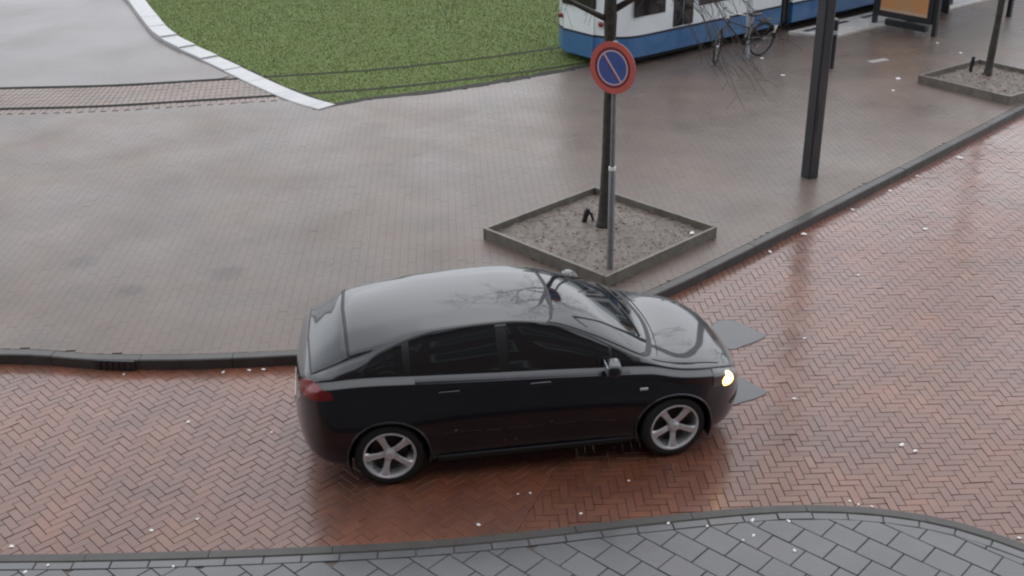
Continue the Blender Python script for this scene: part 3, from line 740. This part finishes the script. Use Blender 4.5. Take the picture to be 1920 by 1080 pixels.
# bumpers' dark inserts, grille, plates
o = patch('front_grille', 'car_trim', 3.20, 3.385, lambda x: .30, lambda x: .42, car, nx=10, nz=4, off=.004, thick=False)
MB().box((-.803, 0, .62), (.012, .52, .11), bev=.003).build('rear_plate', 'plate_pale', car)
MB().box((3.405, 0, .43), (.012, .52, .11), bev=.003).build('front_plate', 'plate_pale', car)
MB().box((1.3, 0, .21), (3.6, 1.3, .05), bev=.01).build('underbody', 'car_under', car)
def wheel(x, side, steer=0):
    wh = bpy.data.objects.new('wheel', None); link(wh, car); wh.location = (x, side * .77, WR); wh.rotation_euler = (0, R(random.uniform(0, 72)), steer)
    hw = .105; sg = side
    t = MB().lathe([(.232, -hw + .01), (.25, -hw), (.29, -hw), (.308, -hw + .02), (WR, -hw + .05), (WR, hw - .05), (.308, hw - .02), (.29, hw), (.25, hw), (.232, hw - .01)], 44, closed=True).build('tyre', 'tyre', wh, True); fixn(t)
    m = MB().lathe([(.238, sg * (hw - .005)), (.234, sg * (hw + .004)), (.222, sg * (hw + .004)), (.214, sg * (hw - .018)), (.208, sg * -.06), (.2, -sg * hw * .8), (.236, -sg * hw * .9)], 44)
    for k in range(5):                                    # five broad spokes
        a = 2 * math.pi * k / 5; v = []; f = []
        for (r, hwid, d) in ((.03, .034, .07), (.10, .028, .088), (.17, .033, .096), (.222, .052, .098)):
            for (o_, dd) in ((-hwid, -.020), (-hwid * .7, 0), (hwid * .7, 0), (hwid, -.020)):
                px, pz = r * math.cos(a) - o_ * math.sin(a), r * math.sin(a) + o_ * math.cos(a); v.append((px, sg * (d + dd), pz))
        for i in range(3):
            for j in range(3): f.append((i * 4 + j, i * 4 + j + 1, i * 4 + 5 + j, i * 4 + 4 + j))
        m.add(v, f)
    m.lathe([(.0005, sg * .098), (.03, sg * .097), (.052, sg * .085), (.06, sg * .05)], 20)
    fixn(m.build('rim', 'alloy', wh))
    d = MB().lathe([(.0005, sg * .02), (.165, sg * .02), (.165, sg * .0), (.0005, sg * .0)], 28).build('brake_disc', 'brake', wh); fixn(d)
for x, st in ((0., 0), (2.6, R(7))):
    for sd_ in (-1, 1): wheel(x, sd_, st)

# ------------------------------------------------------------------ trees in timber boxes
def tree(x, y, label, seed, twigs_low=True, thick=1.):
    rs = random.Random(seed); root = empty('bare_tree', (x, y, .19)); tag(root, label, 'tree', 'young street trees in timber boxes')
    lean = (.012, .0)
    pts = [(lean[0] * z + .02 * math.sin(z * 1.3), lean[1] * z + .015 * math.sin(z * .9 + 1), z) for z in [0, .06, .2, .5, 1, 1.5, 2, 2.5, 2.8, 3.1, 3.6, 4.2, 4.9, 5.6]]
    rad = [thick * q * rs.uniform(.93, 1.08) for q in [.125, .105, .092, .086, .082, .08, .078, .08, .088, .075, .06, .045, .03, .016]]
    MB().tube(pts, rad, 12).build('trunk', 'bark', root, True)
    tw = MB(); cnt = 0
    def branch(p, d, ln, r, lvl, mb, droop):
        pts = [Vector(p)]; rr = [r]; n = 6 if lvl < 2 else 5; dd = Vector(d).normalized()
        for k in range(n):
            dd = (dd + Vector((rs.uniform(-.16, .16), rs.uniform(-.16, .16), rs.uniform(-.1, .1) - droop * (k + 1) / n))).normalized()
            pts.append(pts[-1] + dd * ln / n); rr.append(max(r * (1 - .8 * (k + 1) / n), .0028))
        mb.tube(pts, rr, 7 if lvl == 0 else (5 if lvl == 1 else 4), mi=0)
        if lvl < 3:
            for _ in range((6, 5, 4)[lvl]):
                k = rs.randint(2, n); ax = (pts[k] - pts[k - 1]).normalized(); o = ax.orthogonal().normalized(); o.rotate(Matrix.Rotation(rs.uniform(0, 6.28), 3, ax))
                nd = ax * .75 + o * .8; branch(pts[k], nd, ln * rs.uniform(.4, .62), max(rr[k] * .6, .003), lvl + 1, tw, droop + (.12 if lvl else .05))
    base = [(2.74, (-.75, -.25, .50), 1.7, .040), (2.86, (.85, .1, .55), 1.9, .045), (3.05, (-.3, .8, .7), 1.7, .038), (3.25, (.25, -.85, .62), 1.6, .035), (3.6, (-.8, .2, .8), 1.5, .03), (3.9, (.7, .5, .9), 1.4, .028), (4.4, (-.2, -.6, 1), 1.2, .02), (4.8, (.3, .3, 1), 1.0, .016)]
    for (z, d, ln, r) in base:
        mb = MB(); branch((lean[0] * z, lean[1] * z, z), d, ln, r, 0, mb, .05); mb.build('limb', 'bark', root, True)
    if twigs_low:                                          # long shoots that hang down on the pavement side
        for k in range(15):
            a = rs.uniform(-.75, .35); q = rs.uniform(.7, 1.7); st = Vector((math.cos(a) * q * .45, math.sin(a) * q * .45, 3.3 + rs.uniform(-.15, .4))); pts = [st]; d = Vector((math.cos(a), math.sin(a), .25))
            tot = rs.uniform(1.2, 2.1)
            for i in range(9):
                d = (d + Vector((rs.uniform(-.12, .12), rs.uniform(-.12, .12), -.30 if i < 6 else .16))).normalized(); pts.append(pts[-1] + d * tot / 9)
            tw.tube([(lean[0] * 3, 0, 3.0)] + pts, [.008] + [.0065 - .0005 * i for i in range(10)], 4)
            for i in (4, 6, 8):
                e = pts[i] + Vector((rs.uniform(-.2, .25), rs.uniform(-.2, .2), rs.uniform(-.28, -.02))); tw.tube([pts[i], (pts[i] + e) / 2 + Vector((.02, 0, .03)), e], [.0035, .003, .0022], 4)
    o = tw.build('twigs', 'twig', root); o['kind'] = 'stuff'
    return root
tree(1.24, 13.84, 'bare dark-barked young tree in the timber box with the no-parking sign', 5, thick=.9)
tree(9.17, 21.05, 'bare slim young tree in the timber box near the shelter', 9, thick=.78)
def tree_box(x, y, ang, size, label, seed):
    rs = random.Random(seed); root = empty('tree_box', (x, y, PZ - .01), ang); tag(root, label, 'tree box', 'timber tree boxes on the pavement')
    h = size / 2; th = .042; ht = .160
    for k in range(4):
        m = MB(); rot = Matrix.Rotation(k * math.pi / 2, 3, 'Z')
        m.box(rot @ Vector((0, -h + th / 2, ht / 2 + rs.uniform(-.004, .004))), (size - (th * 2 + .006 if k % 2 else 0), th, ht), rot=rot @ Matrix.Rotation(rs.uniform(-.004, .004), 3, 'Y'), bev=.007)
        m.build('board', 'timber', root)
    # soil bed, uneven
    n = 22; v = []; f = []; e = h - th - .002
    for i in range(n + 1):
        for j in range(n + 1):
            a, b = -e + 2 * e * i / n, -e + 2 * e * j / n; dd = math.hypot(a, b)
            v.append((a, b, .065 + .04 * math.exp(-(dd / .5) ** 2) + rs.gauss(0, .006)))
    for i in range(n):
        for j in range(n): f.append((i * (n + 1) + j, (i + 1) * (n + 1) + j, (i + 1) * (n + 1) + j + 1, i * (n + 1) + j + 1))
    mesh_obj('soil', v, f, 'bed_soil', root, True)
    V = []; Fc = []; T = []
    for _ in range(1100):
        a, b = rs.uniform(-e, e), rs.uniform(-e, e); c = Vector((a, b, .075 + .04 * math.exp(-(math.hypot(a, b) / .5) ** 2) + rs.uniform(0, .01))); l = rs.uniform(.006, .026); wdt = l * rs.uniform(.3, .7)
        rt = Matrix.Rotation(rs.uniform(0, 6.28), 3, 'Z') @ Matrix.Rotation(rs.gauss(0, .4), 3, 'X') @ Matrix.Rotation(rs.gauss(0, .3), 3, 'Y'); k = len(V)
        for (p, q, r_) in ((-l, -wdt, 0), (l, -wdt * .6, 0), (l * .8, wdt, 0), (-l * .7, wdt * .8, 0), (0, 0, .006)): V.append(c + rt @ Vector((p, q, r_)))
        tn = rs.random()
        for q in ((0, 1, 4), (1, 2, 4), (2, 3, 4), (3, 0, 4)): Fc.append(tuple(k + z for z in q)); T.append(tn)
    o = mesh_obj('bark_chips', V, Fc, 'bark_chip', root, tones=T); o['kind'] = 'stuff'
    return root
tree_box(*BOXES[0][:2], BOXES[0][2], BOXES[0][3], 'square weathered timber tree box that holds the sign post, close to the road', 1)
tree_box(*BOXES[1][:2], BOXES[1][2], BOXES[1][3], 'square weathered timber tree box without a sign, near the shelter', 2)
def stub(x, y, z, lean, ln, label, double=False):
    root = empty('stake_stub', (x, y, z)); tag(root, label, 'stake')
    d = Vector(lean).normalized(); MB().tube([(0, 0, -.05), d * ln * .5, d * ln], [.034, .036, .032], 8).build('stake', 'black_rubber', root)
    MB().tube([d * ln * .55, d * ln * .7], .041, 8).build('strap', 'black_rubber', root)
    if double: MB().tube([d * ln * .8, (.10, .03, .10), (.125, .03, .03), (.13, .03, -.02)], [.016, .018, .018, .018], 8).build('brace', 'black_rubber', root)
stub(.98, 14.02, .21, (.35, 0, 1), .19, 'short black stake stub with hooked brace beside the sign-side tree', True)
stub(8.98, 21.42, .21, (.10, 0, 1), .26, 'short black stake stub in the timber box near the shelter')

# ------------------------------------------------------------------ no-parking sign
sg = empty('no_parking_sign', (1.21, 12.56, .17)); tag(sg, 'round blue no-parking sign with red ring on a grey steel post', 'sign')
MB().lathe([(.040, 0), (.040, 1.29), (.034, 1.305)], 16, axis='Z').build('lower_sleeve', 'galvanised', sg, True)
MB().lathe([(.0005, 1.325), (.043, 1.325), (.044, 1.285), (.041, 1.285)], 16, axis='Z').build('sleeve_cap', 'litter', sg)
MB().lathe([(.029, 1.25), (.029, 2.80), (.024, 2.815), (.0005, 2.815)], 14, axis='Z').build('pole', 'galvanised', sg, True)
fa = Vector((-.60, -.80, 0)); face_rot = Matrix.Rotation(math.atan2(fa.y, fa.x) + math.pi / 2, 3, 'Z')       # local -Y faces the road
CZ = 2.52
def disc(name, r0, r1, y, m, parent, th=.004):
    mb = MB(); mb.lathe([(max(r0, .0005), -y), (max(r0, .0005), -y - th), (r1, -y - th), (r1, -y)], 56, closed=True)
    o = mb.build(name, m, parent); o.location = (0, 0, CZ); o.rotation_euler = face_rot.to_euler(); return fixn(o)
disc('back_plate', 0, .298, .034, 'sign_back', sg, .010)
disc('outer_ring', .235, .300, .046, 'sign_rim', sg)
disc('inner_ring', .200, .237, .044, 'sign_red', sg)
disc('white_line', .186, .202, .0443, 'sign_white', sg)
disc('blue_field', 0, .188, .042, 'sign_blue', sg, .005)
r45 = Matrix.Rotation(R(52), 3, 'Y')
for (off, wd, m_, yy) in ((0, .020, 'sign_white', .0485), (-.018, .020, 'sign_red', .0478)):
    o = MB().box(r45 @ Vector((0, 0, off)) + Vector((0, -yy, 0)), (.37, .003, wd), rot=r45).build('slash', m_, sg); o.location = (0, 0, CZ); o.rotation_euler = face_rot.to_euler()
for z in (-.14, .14):
    MB().box(face_rot @ Vector((0, -.006, 0)) + Vector((0, 0, CZ + z)), (.13, .075, .03), rot=face_rot, bev=.006).build('clamp', 'galvanised', sg)

# ------------------------------------------------------------------ posts
lp = empty('lamp_post', (4.48, 15.84, PZ - .02)); tag(lp, 'thick dark square lamp post standing alone on the pavement by the kerb', 'lamp post')
rt = Matrix.Rotation(R(28), 3, 'Z')
m = MB(); m.box((0, 0, 3.25), (.188, .188, 6.5), rot=rt, bev=.02); m.build('shaft', 'post_paint', lp)
m = MB(); m.box(rt @ Vector((0, -.097, 0)) + Vector((0, 0, .95)), (.10, .008, .45), rot=rt, bev=.003); m.build('hatch', 'post_paint', lp)
m = MB(); m.box(rt @ Vector((0, -.55, 6.45)), (.14, 1.1, .09), rot=rt, bev=.02); m.build('lamp_head', 'post_paint', lp)
sp_ = empty('bollard', (6.44, 22.1, PZ - .02)); tag(sp_, 'dark steel bollard standing behind the square lamp post', 'bollard')
MB().lathe([(.075, 0), (.075, .92), (.085, .93), (.085, .98), (.06, 1.01), (.0005, 1.015)], 16, axis='Z').build('shaft', 'post_paint', sp_, True)
MB().lathe([(.078, .70), (.078, .78)], 16, axis='Z').build('band', 'pale_steel', sp_)
pp = empty('stop_pole', (4.95, 23.05, PZ - .02)); tag(pp, 'light grey steel pole with a bicycle leaning on it beside the tram', 'pole')
MB().lathe([(.062, 0), (.062, 3.2), (.0005, 3.22)], 16, axis='Z').build('shaft', 'pale_steel', pp, True)
MB().lathe([(.066, .40), (.066, .44)], 16, axis='Z').build('band', 'bike_black', pp)

# ------------------------------------------------------------------ bicycle
bk = empty('bicycle', (5.25, 23.20, PZ), math.atan2(22.60 - 23.20, 4.22 - 5.25)); tag(bk, 'dark city bicycle leaning on the light grey pole by the tram', 'bicycle')
bk.rotation_euler.x = R(-5)
def cyc_wheel(x, rot=0):
    wh = bpy.data.objects.new('wheel', None); link(wh, bk); wh.location = (x, 0, .345); wh.rotation_euler = (0, 0, rot)
    n = 36; v = []; f = []
    for k in range(n):
        a = 2 * math.pi * k / n
        for q in range(6):
            b = 2 * math.pi * q / 6; r = .325 + .02 * math.cos(b); v.append((r * math.cos(a), .02 * math.sin(b), r * math.sin(a)))
    for k in range(n):
        for q in range(6): f.append((k * 6 + q, k * 6 + (q + 1) % 6, ((k + 1) % n) * 6 + (q + 1) % 6, ((k + 1) % n) * 6 + q))
    fixn(mesh_obj('tyre', v, f, 'tyre', wh, True))
    m = MB()
    for k in range(14):
        a = 2 * math.pi * k / 14; m.tube([(0, .02 * (-1) ** k, 0), (.31 * math.cos(a), 0, .31 * math.sin(a))], .0016, 3)
    m.tube([(0, -.045, 0), (0, .045, 0)], .02, 8); m.build('spokes', 'chrome', wh)
    m = MB(); m.tube([(.365 * math.cos(R(a)), 0, .365 * math.sin(R(a))) for a in range(20, 200, 15)], .02, 6); return wh, m
wh, m = cyc_wheel(0); m.build('mudguard', 'bike_black', wh)
MB().box((-.33, 0, .18), (.03, .06, .16), rot=Matrix.Rotation(R(-28), 3, 'Y'), bev=.008).build('white_flap', 'litter', wh)
wh, m = cyc_wheel(1.17, R(38)); m.build('mudguard', 'bike_black', wh)
m = MB(); bb, hd, st_ = (.46, 0, .29), (.98, 0, .80), (.33, 0, .72)
for a, b, r in ((bb, hd, .017), (bb, st_, .016), ((.37, 0, .62), (.97, 0, .86), .014), ((0, .05, .345), bb, .01), ((0, -.05, .345), bb, .01), ((0, .05, .345), st_, .009), ((0, -.05, .345), st_, .009), (hd, (.94, 0, .93), .016), ((1.17, .05, .345), (.99, .03, .76), .011), ((1.17, -.05, .345), (.99, -.03, .76), .011)): m.tube([a, b], r, 8)
m.build('frame', 'bike_black', bk, True)
MB().tube([(.33, 0, .72), (.30, 0, .88)], .013, 8).build('seat_post', 'chrome', bk)
MB().box((.27, 0, .91), (.27, .17, .055), bev=.026).build('saddle', 'bike_black', bk, True)
MB().tube([(.78, .30, 1.02), (.90, .26, 1.05), (.94, .1, 1.03), (.94, -.1, 1.03), (.90, -.26, 1.05), (.78, -.30, 1.02)], .012, 8).build('handlebar', 'chrome', bk, True)
MB().box((-.03, 0, .76), (.34, .13, .02), bev=.006).build('carrier', 'bike_black', bk)
MB().box((.23, -.055, .33), (.52, .025, .13), bev=.011).build('chain_guard', 'bike_black', bk)
for s_ in (-1, 1): MB().tube([(.46, s_ * .06, .29), (.46 + s_ * .09, s_ * .08, .29 - s_ * .14), (.46 + s_ * .09, s_ * .16, .29 - s_ * .14)], .012, 6).build('pedal', 'bike_black', bk)
MB().box((1.03, 0, .92), (.09, .10, .09), bev=.03).build('front_lamp', 'chrome', bk, True)

# ------------------------------------------------------------------ tram
TH = math.atan2(TD.y, TD.x)
o0 = tp(0, 1.1); tram = empty('tram', (o0.x, o0.y, PZ), TH); tag(tram, 'white tram with blue skirt standing at the stop behind the trees', 'tram')
def hull(name, m, t0, t1, zprof, nose, parent, back=False):
    """a tram section: vertical profile (half width, z), the nose end rounded in plan"""
    V = []; Fc = []; ts = [t0 + .9 * (1 - math.cos(k * math.pi / 2 / 12)) for k in range(13)] + list(np.linspace(t0 + .9, t1, 8)[1:]) if nose else list(np.linspace(t0, t1, 8))
    n = len(zprof)
    for t in ts:
        k = 1.
        if nose and t < t0 + .9: d = min(1, (t0 + .9 - t) / .9); k = max(.42, (1 - d ** 2.6) ** (1 / 2.6))
        V += [(t, -h * k, z) for h, z in zprof] + [(t, h * k, z) for h, z in zprof[::-1]]
    w_ = 2 * n
    for i in range(len(ts) - 1):
        for j in range(w_): Fc.append((i * w_ + j, i * w_ + (j + 1) % w_, (i + 1) * w_ + (j + 1) % w_, (i + 1) * w_ + j))
    Fc.append(tuple(range(w_))); Fc.append(tuple(range(len(ts) * w_ - 1, (len(ts) - 1) * w_ - 1, -1)))
    o = fixn(mesh_obj(name, V, Fc, m, parent)); return o
ZB, ZM = .15, .62
white = [(1.10, ZM), (1.105, 1.0), (1.10, 1.9), (1.07, 2.5), (.98, 2.95), (.7, 3.15), (0.02, 3.2)]
blue = [(1.02, ZB), (1.11, ZB + .04), (1.115, ZM - .002)]
for (a, b, ns) in ((-4.95, .08, True), (.48, 9.2, False), (9.6, 15.5, False)):
    hull('body', 'tram_white', a, b, white, ns, tram); hull('skirt', 'tram_blue', a - .01 if ns else a, b, blue, ns, tram)
for a in (.08, 9.2):
    for k in range(5): MB().box((a + .04 + k * .08, 0, 1.6), (.06, 2.06 - .05 * (k % 2), 2.8), bev=.02).build('bellows', 'tram_bellows', tram)
def win(t0, t1, z0, z1, name='window', side=-1, m='tram_glass'):
    MB().box(((t0 + t1) / 2, side * 1.106, (z0 + z1) / 2), (t1 - t0, .03, z1 - z0), bev=.012).build(name, m, tram)
for sd_ in (-1, 1):
    win(-4.45, -3.58, 1.0, 2.15, side=sd_); win(-2.58, -.25, .99, 2.15, side=sd_)
    for k in range(4): win(.95 + k * 2.05, 2.8 + k * 2.05, .99, 2.15, side=sd_)
    for (t0, t1) in ((-3.34, -3.06), (-3.04, -2.76)): win(t0, t1, .66, 2.3, 'door_leaf', sd_)
m = MB(); m.box((-4.885, -.60, .86), (.10, .15, .10), rot=Matrix.Rotation(R(-35), 3, 'Z'), bev=.03); m.build('lamp', 'tail_red', tram)
m = MB(); m.box((-4.885, .60, .86), (.10, .15, .10), rot=Matrix.Rotation(R(35), 3, 'Z'), bev=.03); m.build('lamp', 'tail_red', tram)
m = MB(); m.box((-4.9, 0, 1.75), (.2, .98, 1.25), bev=.05); m.build('front_window', 'tram_glass', tram)
for (a_, b_, ns_) in ((-4.965, .08, True), (.48, 9.2, False), (9.6, 15.5, False)): hull('rubbing_strip', 'tram_dark', a_, b_, [(1.116, ZM - .03), (1.124, ZM - .02), (1.124, ZM), (1.116, ZM + .01)], ns_, tram)
for t in (-3.4, 6.5): m = MB(); m.box((t, 0, .12), (2.2, 1.7, .20), bev=.02); m.build('bogie', 'tram_dark', tram)

# ------------------------------------------------------------------ tram stop shelter
sh = empty('tram_shelter', (9.39, 24.62, PZ), TH); tag(sh, 'grey steel tram shelter with glass wall and an orange poster case', 'shelter')
def bx(name, c, d, m, bev=.008, parent=sh): return MB().box(c, d, bev=bev).build(name, m, parent)
for (x, y) in ((0, 0), (3.05, 0), (0, 1.55), (3.05, 1.55)): bx('post', (x, y, 1.2), (.10, .10, 2.4), 'dark_steel')
bx('roof', (1.5, .78, 2.45), (3.5, 1.9, .10), 'dark_steel')
for k in range(3): bx('glass_pane', (.54 + k * .98, 1.55, 1.12), (.94, .012, 1.6), 'shelter_glass', .002)
bx('bottom_rail', (1.52, 1.55, .28), (2.95, .05, .06), 'dark_steel')
bt = bx('bench_seat', (1.6, 1.20, .46), (1.7, .36, .05), 'bench_white', .015)
for x in (.95, 2.25): bx('bench_leg', (x, 1.22, .22), (.06, .28, .42), 'dark_steel')
# poster case on the end towards the lamp post
pc = bx('poster_case', (-.02, .78, 1.22), (.12, 1.42, 1.95), 'dark_steel', .02)
bx('poster', (-.085, .78, 1.25), (.012, 1.20, 1.74), 'poster_print', .002, pc)
bx('poster_picture', (-.093, .70, .86), (.004, .26, .16), 'poster_dark', .001, pc)
bx('poster_strip', (-.093, .78, .42), (.004, 1.20, .06), 'poster_pale', .001, pc)
bx('foot_plinth', (-.02, .70, .14), (.14, 1.05, .14), 'dark_steel')

# ------------------------------------------------------------------ small things on the ground
def scrap(x, y, z, r, label, group, rs):
    r *= 1.15
    n = rs.randint(6, 9); V = [(0, 0, r * .35)]; a0 = rs.uniform(0, 6)
    for k in range(n):
        a = a0 + 2 * math.pi * k / n; q = r * rs.uniform(.65, 1.2); V.append((q * math.cos(a), q * .75 * math.sin(a), rs.uniform(0, .3) * r))
    for k in range(n): V.append((V[1 + k][0] * .8, V[1 + k][1] * .8, -.002))
    f = [(0, 1 + k, 1 + (k + 1) % n) for k in range(n)] + [(1 + k, 1 + n + k, 1 + n + (k + 1) % n, 1 + (k + 1) % n) for k in range(n)]
    o = mesh_obj('litter_scrap', V, f, 'litter'); o.location = (x, y, z); o.rotation_euler = (0, 0, rs.uniform(0, 6)); tag(fixn(o), label, 'litter', group); return o
rs = random.Random(4)
onroad = [(-3.23, 9.47, .02), (-2.36, 9.25, .017), (2.83, 9.71, .02), (3.24, 10.98, .017), (3.63, 8.84, .03), (3.73, 8.74, .025), (-3.11, 7.75, .018), (-.32, 7.75, .02), (2.91, 7.99, .013), (2.97, 7.94, .013), (3.08, 7.91, .012), (4.16, 7.45, .018), (-4.23, 7.57, .02), (.02, 8.18, .012), (.13, 8.19, .012), (.56, 7.88, .014), (5.62, 14.03, .03), (-2.75, 7.9, .014), (4.3, 12.6, .02), (1.02, 8.35, .012)]
for x, y, r in onroad: scrap(x, y, .004, r, 'small white litter scrap lying on the red brick road', 'white scraps on the brick road', rs)
bykerb = [(-3.1, 10.45, .022), (-2.83, 10.48, .028), (-2.68, 10.49, .02), (3.94, 13.92, .042), (7.14, 16.90, .055), (3.37, 13.36, .025), (4.85, 14.78, .028), (5.6, 15.5, .03), (6.2, 16.1, .028), (-4.16, 10.44, .014)]
for x, y, r in bykerb: scrap(x, y, .005, r, 'white litter scrap in the gutter against the pavement kerb', 'white scraps in the gutter', rs)
onnear = [(1.27, 7.60, .016), (1.59, 7.55, .015), (1.98, 7.62, .02), (2.28, 7.60, .018), (1.95, 7.42, .016), (2.24, 7.22, .017), (-3.77, 7.20, .015), (-3.92, 7.12, .016), (1.85, 7.36, .012), (-2.75, 7.16, .012)]
for x, y, r in onnear: scrap(x, y, .101, r, 'small white litter scrap on the blue-grey pavement tiles', 'white scraps on the grey tiles', rs)
onpave = [(5.38, 21.58, .05), (7.52, 21.2, .055), (5.25, 22.95, .05), (9.41, 23.1, .05), (9.25, 24.0, .035), (7.17, 20.39, .03)]
for x, y, r in onpave: scrap(x, y, PZ + .001, r, 'white litter scrap on the grey-brown brick pavement', 'white scraps on the brick pavement', rs)
o = MB().box((0, 0, 0), (.46, .16, .02), rot=Matrix.Rotation(R(27), 3, 'Z'), bev=.004).build('cover_plate', 'slab_pale'); o.location = (7.55, 22.58, PZ + .004)
tag(o, 'pale rectangular cover plate set in the pavement between pole and shelter', 'cover plate')
scrap(2.38, 13.60, .185, .036, 'pale scrap of paper inside the corner of the timber box', None, rs)

# ------------------------------------------------------------------ the brick house on this side of the street (the photograph is taken from its upper floor)
mat('house_brick', (.11, .06, .045), .8, var=.4, var_scale=6, bump=.5, bump_scale=30)
mat('house_glass', (.012, .014, .016), .08)
mat('house_frame', (.5, .5, .48), .5)
hs_ = empty('brick_house', (0, -.6, .086)); tag(hs_, 'dark brick house front with white framed windows along the grey tiled pavement', 'building')
MB().box((0, -3.0, 6.0), (44, 6.0, 12.0)).build('wall', 'house_brick', hs_)
MB().box((0, -2.9, 12.15), (44.6, 6.6, .3), bev=.03).build('roof', 'dark_steel', hs_)
for fl in range(3):
    for k in range(-8, 9):
        wf = MB(); wf.box((k * 2.5, .03, 1.9 + fl * 3.6), (1.5, .06, 1.9), bev=.01); f_ = wf.build('window', 'house_frame', hs_)
        MB().box((k * 2.5, .065, 1.9 + fl * 3.6), (1.36, .02, 1.76), bev=.004).build('pane', 'house_glass', f_)
        MB().box((k * 2.5, .06, .9 + fl * 3.6), (1.6, .16, .06), bev=.01).build('sill', 'platform_tile', f_)
